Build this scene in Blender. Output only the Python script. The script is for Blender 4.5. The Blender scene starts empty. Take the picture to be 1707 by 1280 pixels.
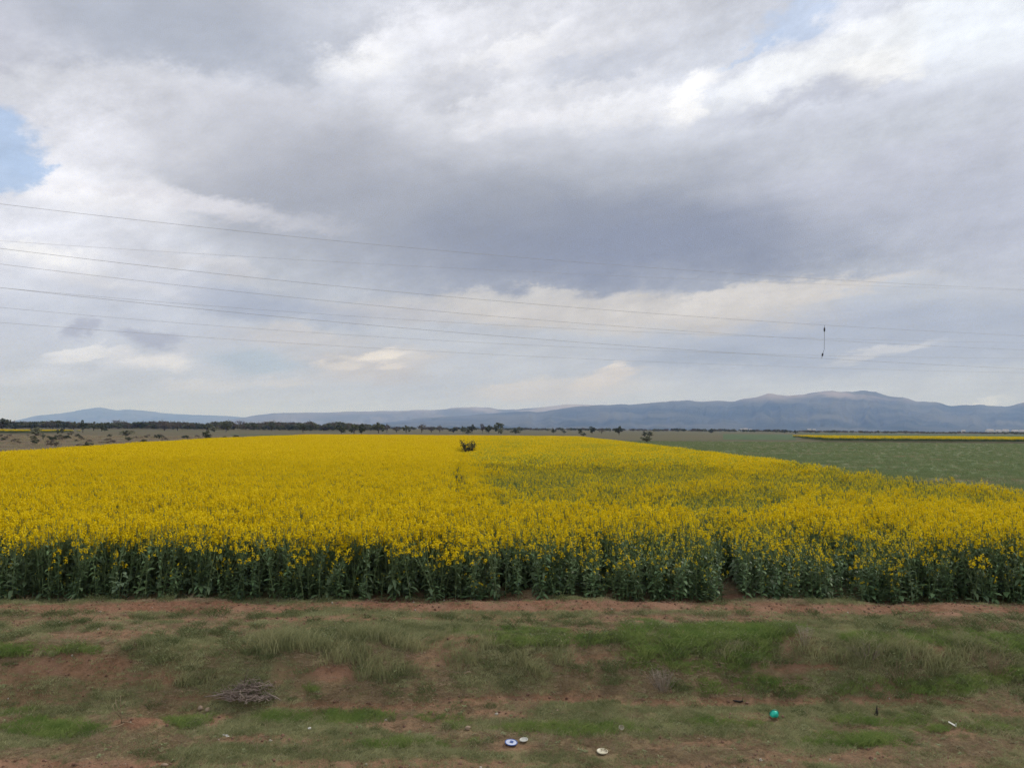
import bpy, math, random
import numpy as np
from mathutils import Vector, Matrix

SC = bpy.context.scene
COL = SC.collection
rng = np.random.default_rng(7)
random.seed(7)

# ------------------------------------------------------------------ camera
CAMZ = 3.3
PITCH = math.radians(3.31)
ROLL = math.radians(0.40)
PW, PH, PF = 1707.0, 1280.0, 1280.0
Fv = np.array([0, math.cos(PITCH), math.sin(PITCH)])
U0 = np.array([0, -math.sin(PITCH), math.cos(PITCH)])
R0 = np.array([1.0, 0, 0])
Rv = R0*math.cos(ROLL) + U0*math.sin(ROLL)
Uv = U0*math.cos(ROLL) - R0*math.sin(ROLL)
EYE = np.array([0, 0, CAMZ])
cam = bpy.data.cameras.new('camera')
cam.sensor_width = 36.0
cam.lens = 36.0*PF/PW
cam.clip_start = 0.1
cam.clip_end = 120000
camo = bpy.data.objects.new('camera', cam)
COL.objects.link(camo)
camo.matrix_world = Matrix(((Rv[0], Uv[0], -Fv[0], 0), (Rv[1], Uv[1], -Fv[1], 0), (Rv[2], Uv[2], -Fv[2], CAMZ), (0, 0, 0, 1)))
SC.camera = camo

def ray(px, py):
    d = Rv*((px-PW/2)/PF) + Uv*((PH/2-py)/PF) + Fv
    return d/np.linalg.norm(d)
def at(px, py, z=0.0):
    """the point of the plane at height z that the photograph shows at px, py"""
    d = ray(px, py)
    return EYE + d*((z-CAMZ)/d[2])
def at_depth(px, py, Y):
    d = ray(px, py)
    return EYE + d*(Y/d[1])
def to_px(P):
    v = np.asarray(P, float) - EYE
    w = v@Fv
    return PW/2 + PF*(v@Rv)/w, PH/2 - PF*(v@Uv)/w

def lin(c):
    c = c/255.0
    return c/12.92 if c <= 0.04045 else ((c+0.055)/1.055)**2.4
def S(r, g, b):
    return (lin(r), lin(g), lin(b), 1.0)

# ------------------------------------------------------------------ node helper
class NT:
    def __init__(self, tree):
        self.t = tree; self.n = tree.nodes; self.l = tree.links
    def new(self, typ, ins=None, **kw):
        nd = self.n.new(typ)
        for k, v in kw.items(): setattr(nd, k, v)
        for k, v in (ins or {}).items():
            self.put(nd.inputs[k], v)
        return nd
    def put(self, sock, v):
        if isinstance(v, bpy.types.NodeSocket): self.l.new(v, sock)
        else: sock.default_value = v
    def math(self, op, a, b=0.0, c=None, clamp=False):
        nd = self.n.new('ShaderNodeMath'); nd.operation = op; nd.use_clamp = clamp
        self.put(nd.inputs[0], a); self.put(nd.inputs[1], b)
        if c is not None: self.put(nd.inputs[2], c)
        return nd.outputs[0]
    def vmath(self, op, a, b=None, scale=None):
        nd = self.n.new('ShaderNodeVectorMath'); nd.operation = op
        self.put(nd.inputs[0], a)
        if b is not None: self.put(nd.inputs[1], b)
        if scale is not None: self.put(nd.inputs['Scale'], scale)
        return nd.outputs['Value'] if op in ('LENGTH', 'DOT_PRODUCT') else nd.outputs[0]
    def smooth(self, v, a, b, lo=0.0, hi=1.0, mode='SMOOTHSTEP'):
        nd = self.n.new('ShaderNodeMapRange'); nd.interpolation_type = mode
        self.put(nd.inputs[0], v); self.put(nd.inputs[1], a); self.put(nd.inputs[2], b); self.put(nd.inputs[3], lo); self.put(nd.inputs[4], hi)
        return nd.outputs[0]
    def mix(self, f, a, b, blend='MIX'):
        nd = self.n.new('ShaderNodeMix'); nd.data_type = 'RGBA'; nd.blend_type = blend
        self.put(nd.inputs[0], f); self.put(nd.inputs[6], a); self.put(nd.inputs[7], b)
        return nd.outputs[2]
    def noise(self, vec, scale=1.0, detail=4.0, rough=0.55, dist=0.0, col=False):
        nd = self.n.new('ShaderNodeTexNoise'); nd.noise_dimensions = '3D'
        self.put(nd.inputs['Vector'], vec); nd.inputs['Scale'].default_value = scale
        nd.inputs['Detail'].default_value = detail; nd.inputs['Roughness'].default_value = rough; nd.inputs['Distortion'].default_value = dist
        return nd.outputs['Color' if col else 'Fac']
    def sep(self, v):
        nd = self.n.new('ShaderNodeSeparateXYZ'); self.put(nd.inputs[0], v); return nd.outputs
    def comb(self, x, y, z=0.0):
        nd = self.n.new('ShaderNodeCombineXYZ')
        for i, v in enumerate((x, y, z)): self.put(nd.inputs[i], v)
        return nd.outputs[0]
    def mapping(self, vec, loc=(0, 0, 0), rot=(0, 0, 0), scale=(1, 1, 1), vt='TEXTURE'):
        nd = self.n.new('ShaderNodeMapping'); nd.vector_type = vt
        self.put(nd.inputs[0], vec); nd.inputs[1].default_value = loc; nd.inputs[2].default_value = rot; nd.inputs[3].default_value = scale
        return nd.outputs[0]

# ------------------------------------------------------------------ world: sky with a broken cloud deck
SUN_EL, SUN_AZ = math.radians(48), math.radians(55)      # azimuth clockwise from +Y (straight ahead)
SKY_STRENGTH = 0.1
world = bpy.data.worlds.new("World")
SC.world = world
world.use_nodes = True
wt = world.node_tree
for nd in list(wt.nodes): wt.nodes.remove(nd)
g = NT(wt)
D = g.new('ShaderNodeTexCoord').outputs['Generated']
Dx, Dy, Dz = g.sep(D)
K = 1280.0
az = g.math('MULTIPLY', g.math('ARCTAN2', Dx, Dy), K)
el = g.math('MULTIPLY', g.math('ARCSINE', Dz), K)
den = g.math('ADD', g.math('MAXIMUM', Dz, 0.0), 0.10)
plane = g.comb(g.math('DIVIDE', Dx, den), g.math('DIVIDE', Dy, den), 0.0)
streak = g.mapping(plane, loc=(0, 0, 0), rot=(0, 0, math.radians(142)), scale=(1.0, 0.42, 1.0))
puff = g.comb(g.math('MULTIPLY', az, 1/220.0), g.math('MULTIPLY', el, 1/120.0), 3.1)
w1 = g.noise(streak, 1.1, 8, 0.60, 0.0, col=True)
w2 = g.noise(puff, 1.0, 9, 0.64, 0.0, col=True)
w3 = g.noise(g.comb(g.math('MULTIPLY', az, 1/60.0), g.math('MULTIPLY', g.math('SUBTRACT', el, g.math('MULTIPLY', az, 0.18)), 1/36.0), 9.4), 1.0, 9, 0.66)
w1r, w1g, w1b = g.sep(w1)
w2r, w2g, w2b = g.sep(w2)
cen = lambda s: g.math('SUBTRACT', s, 0.5)
wu = g.math('ADD', g.math('MULTIPLY', cen(w1r), 170.0), g.math('MULTIPLY', cen(w2r), 170.0))
wv = g.math('ADD', g.math('MULTIPLY', cen(w1g), 70.0), g.math('MULTIPLY', cen(w2g), 110.0))
# warp less towards the horizon, where clouds are flattened by distance
flat = g.smooth(el, 0.0, 330.0, 0.30, 1.0)
crisp = g.math('MULTIPLY', cen(w3), 62.0)
UV = g.comb(g.math('ADD', g.math('ADD', az, crisp), g.math('MULTIPLY', wu, flat)), g.math('ADD', g.math('SUBTRACT', el, g.math('MULTIPLY', crisp, g.math('MULTIPLY', flat, 0.8))), g.math('MULTIPLY', wv, flat)))
base = g.mix(g.smooth(el, 0.0, 560.0), S(192, 198, 209), S(205, 209, 221))
skytex = g.new('ShaderNodeTexSky', sky_type='NISHITA', sun_disc=False, sun_elevation=SUN_EL, sun_rotation=SUN_AZ, altitude=900, air_density=1.0, dust_density=2.0)
bluesky = g.mix(1.0, skytex.outputs[0], (0.105, 0.105, 0.105, 1), 'MULTIPLY')
bluesky = g.mix(0.85, bluesky, S(188, 209, 242))
SKYBLOBS = [
 # cx, cy, rx, ry, tilt(deg, + = rising to the right), colour, inner radius, strength
 (1560, 60, 560, 230, 8, (226, 231, 244), 0.1, 1.0),
 (850, 115, 470, 180, 10, (229, 231, 240), 0.1, 1.0),
 (300, 40, 460, 120, 0, (176, 182, 196), 0.1, 1.0),
 (-30, 60, 190, 110, 0, (198, 201, 214), 0.1, 0.9),
 (130, 135, 250, 38, 10, (226, 229, 238), 0.1, 0.9),
 (330, 165, 350, 60, 0, (214, 216, 226), 0.1, 0.9),
 (520, 300, 520, 160, 0, (178, 181, 192), 0.0, 1.0),
 (240, 225, 260, 95, 0, (212, 214, 224), 0.0, 0.9),
 (930, 385, 780, 165, 0, (156, 161, 174), 0.12, 1.0),
 (1100, 415, 640, 118, 2, (140, 147, 167), 0.1, 0.97),
 (1480, 270, 330, 140, 0, (196, 200, 215), 0.1, 0.95),
 (1720, 370, 240, 130, 0, (188, 193, 210), 0.1, 0.9),
 (1500, 215, 300, 50, 8, (207, 212, 224), 0.1, 0.8),
 (1330, 170, 200, 30, 6, (194, 198, 212), 0.2, 0.9),
 # lower sky, beneath the dark deck
 (500, 600, 900, 90, 0, (192, 197, 208), 0.55, 0.95),
 (1500, 565, 520, 72, 2, (172, 180, 199), 0.4, 0.9),
 (130, 520, 330, 110, 0, (200, 206, 223), 0.2, 0.9),
 (1000, 522, 430, 42, -2, (206, 203, 202), 0.45, 0.95),
 (1270, 500, 270, 24, 5, (216, 213, 212), 0.4, 0.95),
 (860, 498, 150, 20, 0, (204, 203, 204), 0.4, 0.7),
 (650, 520, 150, 28, -4, (192, 192, 198), 0.3, 0.8),
 (620, 608, 150, 42, 0, (201, 198, 198), 0.4, 0.9),
 (625, 592, 75, 14, 4, (240, 234, 228), 0.25, 0.95), (560, 610, 50, 10, 6, (222, 217, 213), 0.3, 0.9), (660, 612, 40, 10, -8, (226, 220, 216), 0.3, 0.9), (860, 640, 70, 8, 6, (216, 212, 209), 0.3, 0.9), (470, 640, 80, 10, 5, (205, 205, 209), 0.3, 0.8), (150, 595, 70, 9, 10, (222, 224, 233), 0.3, 0.9), (1040, 612, 26, 12, 40, (222, 217, 214), 0.3, 0.9),
 (930, 648, 200, 26, 2, (203, 201, 201), 0.4, 0.9),
 (1010, 632, 80, 16, 14, (214, 209, 206), 0.4, 0.9),
 (1480, 583, 110, 13, 10, (202, 205, 215), 0.3, 0.9),
 (1180, 600, 160, 18, 0, (160, 168, 184), 0.3, 0.7),
 (430, 605, 110, 26, -3, (172, 187, 203), 0.3, 0.7),
 (250, 600, 90, 22, 10, (203, 206, 218), 0.4, 0.7),
 (250, 606, 70, 20, 0, (228, 228, 234), 0.3, 0.9),
 (60, 625, 160, 18, 6, (208, 213, 227), 0.3, 0.7),
 (330, 642, 90, 14, 4, (206, 207, 213), 0.3, 0.7), (500, 560, 160, 22, 0, (204, 203, 207), 0.3, 0.8), (1650, 668, 40, 8, 20, (214, 218, 224), 0.3, 0.8),
 (420, 500, 240, 34, -5, (168, 176, 196), 0.3, 0.8),
 # bright left side round the blue gap
 (60, 400, 330, 95, -4, (226, 229, 242), 0.2, 0.95),
 (110, 305, 240, 55, -8, (238, 239, 248), 0.3, 0.95),
 (330, 345, 220, 24, -4, (220, 220, 229), 0.3, 0.8),
 (150, 225, 150, 85, 0, (231, 233, 244), 0.15, 0.95),
 (85, 432, 95, 26, -6, (246, 247, 252), 0.3, 0.8),
 (135, 556, 30, 20, 0, (174, 178, 195), 0.3, 0.95),
 (162, 552, 14, 10, 0, (176, 180, 197), 0.3, 0.9),
 (245, 564, 58, 17, -3, (174, 178, 195), 0.3, 0.95), (700, 597, 60, 8, 4, (206, 204, 204), 0.3, 0.7), (180, 470, 150, 16, -6, (222, 224, 234), 0.2, 0.7), (330, 440, 140, 14, -8, (214, 215, 223), 0.2, 0.7),
 # bright crests
 (620, 95, 120, 50, 20, (246, 247, 252), 0.1, 0.9), (720, 50, 160, 40, 10, (236, 238, 247), 0.1, 0.8), (930, 190, 240, 24, 6, (233, 234, 242), 0.2, 0.8),
 (865, 82, 110, 18, 22, (243, 244, 250), 0.3, 0.9),
 (760, 145, 130, 22, 10, (206, 209, 220), 0.3, 0.7),
 (1070, 165, 200, 36, 14, (238, 240, 248), 0.3, 0.9),
 (1000, 100, 160, 22, 10, (203, 208, 222), 0.3, 0.8),
 (1180, 140, 80, 30, 35, (248, 249, 253), 0.35, 0.95),
 (1390, 90, 210, 46, 14, (243, 246, 252), 0.4, 0.95),
 (1470, 108, 90, 34, 12, (252, 253, 255), 0.4, 0.9),
 (1650, 40, 200, 90, 0, (238, 244, 253), 0.3, 0.8),
 (1200, 60, 130, 40, 10, (212, 217, 230), 0.3, 0.7),
]
cur = base
def cover(cur, b, colour=None):
    cx, cy, rx, ry, tilt, col, inner, st = b
    d = ray(cx, cy)
    u, v = math.atan2(d[0], d[1])*K, math.asin(d[2])*K
    q = g.mapping(UV, loc=(u, v, 0), rot=(0, 0, math.radians(tilt)), scale=(rx, ry, 1))
    f = g.smooth(g.vmath('LENGTH', q), inner, 1.05, st, 0.0)
    return g.mix(f, cur, S(*col) if colour is None else colour)
for b in SKYBLOBS: cur = cover(cur, b)
for b in [(-8, 238, 92, 68, 0, None, 0.74, 0.95), (62, 262, 40, 24, 0, None, 0.5, 0.8), (1338, 16, 78, 30, 18, None, 0.35, 0.6), (1275, 66, 60, 9, 28, None, 0.3, 0.5)]:
    cur = cover(cur, b, bluesky)
# wisps and billows inside the clouds
tex = g.math('ADD', g.math('ADD', g.math('MULTIPLY', cen(w1b), 0.42), g.math('MULTIPLY', cen(w2b), 0.40)), g.math('MULTIPLY', cen(w3), 0.50))
lum = g.vmath('DOT_PRODUCT', cur, (0.33, 0.33, 0.33))
amp = g.math('MULTIPLY', g.smooth(el, 10.0, 300.0, 0.65, 1.0), g.smooth(lum, 0.36, 0.78, 0.45, 1.15))
cur = g.vmath('SCALE', cur, scale=g.math('ADD', 1.0, g.math('MULTIPLY', tex, amp)))
cur = g.vmath('SCALE', cur, scale=1.0/SKY_STRENGTH)
bg = g.new('ShaderNodeBackground', {'Color': cur, 'Strength': SKY_STRENGTH})
# the rest of the dome: broken overcast brightened to light ground and haze, without the hand-placed clouds
rest_plane = g.comb(g.math('DIVIDE', Dx, den), g.math('DIVIDE', Dy, den), 7.0)
rest_n = g.noise(rest_plane, 0.9, 3, 0.6)
rest = g.mix(g.smooth(rest_n, 0.35, 0.68), S(208, 213, 223), S(250, 251, 254))
rest = g.mix(g.smooth(el, -40.0, -5.0), (0.12, 0.10, 0.07, 1), rest)
rest = g.vmath('SCALE', rest, scale=1.0/SKY_STRENGTH)
bg2 = g.new('ShaderNodeBackground', {'Color': rest, 'Strength': SKY_STRENGTH})
azw = g.smooth(g.math('ABSOLUTE', az), 860.0, 1150.0, 1.0, 0.0)
elw = g.math('MULTIPLY', g.smooth(el, 720.0, 950.0, 1.0, 0.0), g.smooth(el, -40.0, -20.0, 0.0, 1.0))
both = g.new('ShaderNodeMixShader')
g.put(both.inputs[0], g.math('MULTIPLY', azw, elw))
g.l.new(bg2.outputs[0], both.inputs[1]); g.l.new(bg.outputs[0], both.inputs[2])
out = g.new('ShaderNodeOutputWorld', {'Surface': both.outputs[0]})

sun = bpy.data.lights.new('sun', 'SUN')
sun.energy = 2.1
sun.angle = math.radians(14)
sun.color = (1.0, 0.95, 0.87)
suno = bpy.data.objects.new('sun', sun)
COL.objects.link(suno)
sd = Vector((math.sin(SUN_AZ)*math.cos(SUN_EL), math.cos(SUN_AZ)*math.cos(SUN_EL), math.sin(SUN_EL)))
suno.rotation_euler = sd.to_track_quat('Z', 'Y').to_euler()
suno.location = (40, 40, 60)

SC.view_settings.view_transform = 'Standard'
SC.view_settings.look = 'None'
SC.view_settings.exposure = 0.0
SC.view_settings.gamma = 1.0
SC.view_settings.use_curve_mapping = False
SC.cycles.max_bounces = 5
SC.cycles.diffuse_bounces = 2
SC.cycles.glossy_bounces = 1
SC.cycles.transmission_bounces = 2
SC.cycles.volume_bounces = 2
SC.cycles.use_denoising = True
SC.cycles.denoiser = 'OPENIMAGEDENOISE'
SC.cycles.denoising_input_passes = 'RGB_ALBEDO_NORMAL'
SC.cycles.denoising_prefilter = 'NONE'

# ------------------------------------------------------------------ mesh and object helpers
def tag(o, label=None, cat=None, group=None, kind=None):
    if label: o['label'] = label
    if cat: o['category'] = cat
    if group: o['group'] = group
    if kind: o['kind'] = kind
    return o
def link(o, parent=None):
    COL.objects.link(o)
    if parent is not None: o.parent = parent
    return o
def empty(name, loc, rz=0.0):
    o = bpy.data.objects.new(name, None)
    o.location = loc; o.rotation_euler = (0, 0, rz); o.empty_display_size = 0.1
    return link(o)
def mesh_np(name, V, Fq=None, Ft=None, mats=(), mat_q=None, mat_t=None, smooth=True):
    """mesh from numpy arrays of vertices, quads and triangles"""
    me = bpy.data.meshes.new(name)
    V = np.asarray(V, np.float32).reshape(-1, 3)
    Fq = np.zeros((0, 4), np.int32) if Fq is None else np.asarray(Fq, np.int32).reshape(-1, 4)
    Ft = np.zeros((0, 3), np.int32) if Ft is None else np.asarray(Ft, np.int32).reshape(-1, 3)
    nq, nt = len(Fq), len(Ft)
    me.vertices.add(len(V)); me.vertices.foreach_set('co', V.ravel())
    me.loops.add(nq*4+nt*3); me.polygons.add(nq+nt)
    me.loops.foreach_set('vertex_index', np.concatenate([Fq.ravel(), Ft.ravel()]).astype(np.int32))
    me.polygons.foreach_set('loop_start', np.concatenate([np.arange(nq)*4, nq*4+np.arange(nt)*3]).astype(np.int32))
    for m in mats: me.materials.append(m)
    mi = np.zeros(nq+nt, np.int32)
    if mat_q is not None: mi[:nq] = mat_q
    if mat_t is not None: mi[nq:] = mat_t
    me.polygons.foreach_set('material_index', mi)
    me.polygons.foreach_set('use_smooth', np.full(nq+nt, smooth, bool))
    me.update(calc_edges=True)
    return me
class MB:
    """collects quads and triangles into one mesh"""
    def __init__(s): s.v = []; s.q = []; s.t = []; s.mq = []; s.mt = []
    def quad(s, a, b, c, d, m=0):
        n = len(s.v); s.v += [a, b, c, d]; s.q.append((n, n+1, n+2, n+3)); s.mq.append(m)
    def tri(s, a, b, c, m=0):
        n = len(s.v); s.v += [a, b, c]; s.t.append((n, n+1, n+2)); s.mt.append(m)
    def tube(s, pts, rad, n=5, m=0, cap=True):
        pts = [np.asarray(p, float) for p in pts]
        base = len(s.v)
        for i, p in enumerate(pts):
            d = pts[min(i+1, len(pts)-1)] - pts[max(i-1, 0)]
            d = d/(np.linalg.norm(d)+1e-9)
            a = np.cross(d, (0, 0, 1.0) if abs(d[2]) < 0.9 else (1.0, 0, 0)); a /= np.linalg.norm(a)
            b = np.cross(d, a)
            r = rad[i] if hasattr(rad, '__len__') else rad
            for k in range(n):
                t = 2*math.pi*k/n
                s.v.append(tuple(p + (a*math.cos(t)+b*math.sin(t))*r))
        for i in range(len(pts)-1):
            for k in range(n):
                k2 = (k+1) % n
                s.q.append((base+i*n+k, base+i*n+k2, base+(i+1)*n+k2, base+(i+1)*n+k)); s.mq.append(m)
        if cap:
            for i, rev in ((0, True), (len(pts)-1, False)):
                c = len(s.v); s.v.append(tuple(pts[i]))
                for k in range(n):
                    k2 = (k+1) % n
                    f = (base+i*n+k2, base+i*n+k, c) if rev else (base+i*n+k, base+i*n+k2, c)
                    s.t.append(f); s.mt.append(m)
    def lathe(s, prof, n=20, m=0, c=(0, 0, 0)):
        base = len(s.v)
        for r, z in prof:
            for k in range(n):
                t = 2*math.pi*k/n; s.v.append((c[0]+r*math.cos(t), c[1]+r*math.sin(t), c[2]+z))
        for i in range(len(prof)-1):
            for k in range(n):
                k2 = (k+1) % n
                s.q.append((base+i*n+k, base+i*n+k2, base+(i+1)*n+k2, base+(i+1)*n+k)); s.mq.append(m)
    def leaf(s, p, d, up, L, W, droop=0.3, m=0, seg=3, fold=0.0):
        """a leaf blade from p along d, drooping, widest a third of the way up"""
        p = np.asarray(p, float); d = np.asarray(d, float); d = d/np.linalg.norm(d)
        side = np.cross(d, up); side /= (np.linalg.norm(side)+1e-9)
        n0 = len(s.v)
        for i in range(seg+1):
            t = i/seg
            c = p + d*L*t + np.array([0, 0, -droop*L*t*t])
            w = W*0.5*(math.sin(math.pi*min(1, (t*0.93+0.07)))**0.7)
            s.v.append(tuple(c+side*w+np.array([0, 0, fold*w]))); s.v.append(tuple(c-side*w+np.array([0, 0, fold*w])))
        for i in range(seg):
            s.q.append((n0+2*i, n0+2*i+1, n0+2*i+3, n0+2*i+2)); s.mq.append(m)
    def mesh(s, name, mats, smooth=True):
        return mesh_np(name, np.array(s.v), s.q or None, s.t or None, mats, s.mq or None, s.mt or None, smooth)
    def build(s, name, mats, parent=None, loc=None, smooth=True):
        o = bpy.data.objects.new(name, s.mesh(name, mats if isinstance(mats, (list, tuple)) else [mats], smooth))
        link(o, parent)
        if loc is not None: o.location = loc
        return o

def hash2(ix, iy, seed):
    h = (ix.astype(np.int64)*374761393 + iy.astype(np.int64)*668265263 + seed*1442695041) & 0x7fffffff
    h = ((h ^ (h >> 13))*1274126177) & 0x7fffffff
    h = (h ^ (h >> 16)) & 0x7fffffff
    return (h & 0xffff)/65535.0
def vnoise(x, y, seed=0):
    x = np.asarray(x, float); y = np.asarray(y, float)
    ix = np.floor(x); iy = np.floor(y); fx = x-ix; fy = y-iy
    fx = fx*fx*(3-2*fx); fy = fy*fy*(3-2*fy)
    a = hash2(ix, iy, seed); b = hash2(ix+1, iy, seed); c = hash2(ix, iy+1, seed); d = hash2(ix+1, iy+1, seed)
    return (a*(1-fx)+b*fx)*(1-fy) + (c*(1-fx)+d*fx)*fy
def fbm(x, y, seed=0, oct=4, gain=0.5):
    s = 0; a = 1; n = 0
    for o in range(oct):
        s = s + a*vnoise(np.asarray(x)*2**o, np.asarray(y)*2**o, seed+o*17); n += a; a *= gain
    return s/n
def sstep(x, a, b):
    t = np.clip((x-a)/(b-a), 0, 1); return t*t*(3-2*t)

# ------------------------------------------------------------------ materials
def material(name, build, rough=0.75, transl=0.0, spec=0.25):
    m = bpy.data.materials.new(name); m.use_nodes = True
    t = m.node_tree
    for nd in list(t.nodes): t.nodes.remove(nd)
    q = NT(t)
    c = build(q)
    bump = None
    if isinstance(c, tuple) and len(c) == 2: c, bump = c
    p = q.new('ShaderNodeBsdfPrincipled', {'Base Color': c, 'Roughness': rough, 'Specular IOR Level': spec})
    if bump is not None: q.l.new(bump, p.inputs['Normal'])
    sh = p.outputs[0]
    if transl > 0:
        tr = q.new('ShaderNodeBsdfTranslucent', {'Color': c})
        sh = q.new('ShaderNodeMixShader', {0: transl, 1: sh, 2: tr.outputs[0]}).outputs[0]
    q.new('ShaderNodeOutputMaterial', {'Surface': sh})
    return m
def obj_random(q): return q.new('ShaderNodeObjectInfo').outputs['Random']
def wpos(q): return q.new('ShaderNodeNewGeometry').outputs['Position']
def opos(q): return q.new('ShaderNodeTexCoord').outputs['Object']
def two(a, b, scale=0.0, obj=False):
    """plant colour: varies from plant to plant, and a little over each"""
    def f(q):
        r = obj_random(q)
        n = q.noise(wpos(q), scale or 1.3, 3)
        return q.mix(q.math('ADD', q.math('MULTIPLY', r, 0.65), q.math('MULTIPLY', q.smooth(n, 0.3, 0.7), 0.4), clamp=True), a, b)
    return f
def flat(c): return lambda q: q.mix(q.smooth(q.noise(opos(q), 9.0, 4), 0.3, 0.7), tuple(x*0.86 for x in c[:3])+(1,), tuple(min(1, x*1.1) for x in c[:3])+(1,))

M = {}
M['petal'] = material('rapeseed_petal', two((0.64, 0.46, 0.003, 1), (0.78, 0.60, 0.007, 1)), 0.7, 0.30, 0.1)
M['petal_green'] = material('rapeseed_bud', two((0.30, 0.34, 0.03, 1), (0.50, 0.46, 0.04, 1)), 0.7, 0.2, 0.1)
M['stem'] = material('rapeseed_stem', two((0.085, 0.135, 0.055, 1), (0.15, 0.20, 0.09, 1)), 0.6, 0.0, 0.2)
M['leaf'] = material('rapeseed_leaf', two((0.045, 0.085, 0.042, 1), (0.115, 0.165, 0.080, 1)), 0.5, 0.15, 0.3)
M['leaf_thin'] = material('rapeseed_upper_leaf', two((0.095, 0.170, 0.075, 1), (0.165, 0.255, 0.115, 1)), 0.55, 0.2, 0.25)
M['grass'] = material('grass_blade', two((0.165, 0.190, 0.080, 1), (0.43, 0.42, 0.235, 1)), 0.7, 0.25, 0.15)
M['lush'] = material('lush_grass_blade', two((0.110, 0.200, 0.045, 1), (0.29, 0.345, 0.115, 1)), 0.65, 0.3, 0.15)
M['bank'] = material('bank_grass_blade', two((0.165, 0.195, 0.085, 1), (0.39, 0.37, 0.20, 1)), 0.7, 0.25, 0.15)
M['straw'] = material('dry_grass_blade', two((0.30, 0.235, 0.15, 1), (0.40, 0.33, 0.22, 1)), 0.8, 0.2, 0.1)
M['thatch'] = material('brown_thatch_blade', two((0.21, 0.148, 0.09, 1), (0.47, 0.37, 0.255, 1)), 0.85, 0.15, 0.1)
M['weed'] = material('weed_leaf', two((0.17, 0.20, 0.09, 1), (0.25, 0.27, 0.14, 1)), 0.65, 0.2, 0.2)
M['wheat'] = material('wheat_blade', two((0.140, 0.20, 0.085, 1), (0.25, 0.29, 0.145, 1)), 0.7, 0.25, 0.15)
M['twig'] = material('dead_twig', two((0.13, 0.095, 0.075, 1), (0.34, 0.29, 0.25, 1)), 0.85)
M['twig_dark'] = material('brown_twig', two((0.15, 0.11, 0.092, 1), (0.30, 0.235, 0.205, 1)), 0.85)
M['bark'] = material('tree_bark', two((0.06, 0.05, 0.042, 1), (0.11, 0.09, 0.075, 1)), 0.9)
def mat_tree(name, a, b): return material(name, two(a, b, 0.35), 0.7, 0.15, 0.15)
M['crown_dark'] = mat_tree('dark_tree_leaf', (0.042, 0.056, 0.036, 1), (0.090, 0.100, 0.064, 1))
M['crown_mid'] = mat_tree('olive_tree_leaf', (0.075, 0.088, 0.050, 1), (0.140, 0.145, 0.085, 1))
M['crown_bare'] = mat_tree('bare_tree_twig', (0.110, 0.090, 0.074, 1), (0.185, 0.155, 0.130, 1))
M['crown_pale'] = mat_tree('pale_shrub_leaf', (0.13, 0.14, 0.085, 1), (0.20, 0.20, 0.13, 1))

# ------------------------------------------------------------------ ground
def edge_y(x):
    """front edge of the rapeseed, a little wavy"""
    x = np.asarray(x, float)
    return 14.95 - 0.035*np.abs(x-0.6) + 0.02*(x) + 0.25*(fbm(x*0.35, x*0+3.1, 5)-0.5) + 0.28*(fbm(x*1.4, x*0+7.7, 6, 3)-0.5)
LOW = -0.68
def ground_z(x, y):
    x = np.asarray(x, float); y = np.asarray(y, float)
    s = edge_y(x) - y
    j = (fbm(x*0.33, y*0.33, 21, 3)-0.5)*0.9
    wide = 0.55 + 0.5*fbm(x*0.2, x*0+9, 31, 2)
    bank = sstep(s + j, 2.55, 2.95+wide*0.9)
    z = LOW*bank
    berm = np.exp(-((s-0.42)/0.26)**2)*(0.05+0.10*fbm(x*0.5, x*0, 41, 3))
    rough = (fbm(x*1.3, y*1.3, 51, 4)-0.5)*0.15 + (fbm(x*4.5, y*4.5, 61, 4)-0.5)*0.07*(0.5+bank)
    near = sstep(s, -0.3, 0.2)*(1-sstep(-y, -6.0, -4.0))
    near = near*(1-sstep(np.abs(x), 30, 45))
    z = z*(1-sstep(np.abs(x), 60, 90)) + berm*near + rough*near
    for px, py, h, r in MOUNDS:
        p = MPOS[(px, py)]
        z = z + h*np.exp(-(((x-p[0])/r)**2+((y-p[1])/(r*0.8))**2))
    return z
MOUNDS = [(240, 1212, 0.16, 0.26), (925, 1192, 0.12, 0.34), (370, 1200, 0.03, 0.2), (1680, 1185, 0.15, 0.5), (900, 1002, 0.14, 0.5), (1440, 1090, 0.15, 0.6), (1580, 1110, 0.22, 0.7), (1330, 1080, 0.15, 0.6), (1060, 1060, 0.12, 0.25), (160, 1130, 0.12, 0.9)]
MPOS = {(m[0], m[1]): at(m[0], m[1], LOW if m[1] > 1100 else -0.1) for m in MOUNDS}
def ground_at(px, py):
    """where the photograph's pixel meets the uneven ground"""
    z = 0.0
    lo, hi = 0.0, 60.0
    d = ray(px, py); d = d/d[1]
    t = np.linspace(4, 60, 1600)
    P = EYE[None, :] + d[None, :]*t[:, None]
    below = P[:, 2] < ground_z(P[:, 0], P[:, 1])
    i = int(np.argmax(below)); p = P[i].copy(); p[2] = float(ground_z(p[0], p[1]))
    return p

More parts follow.
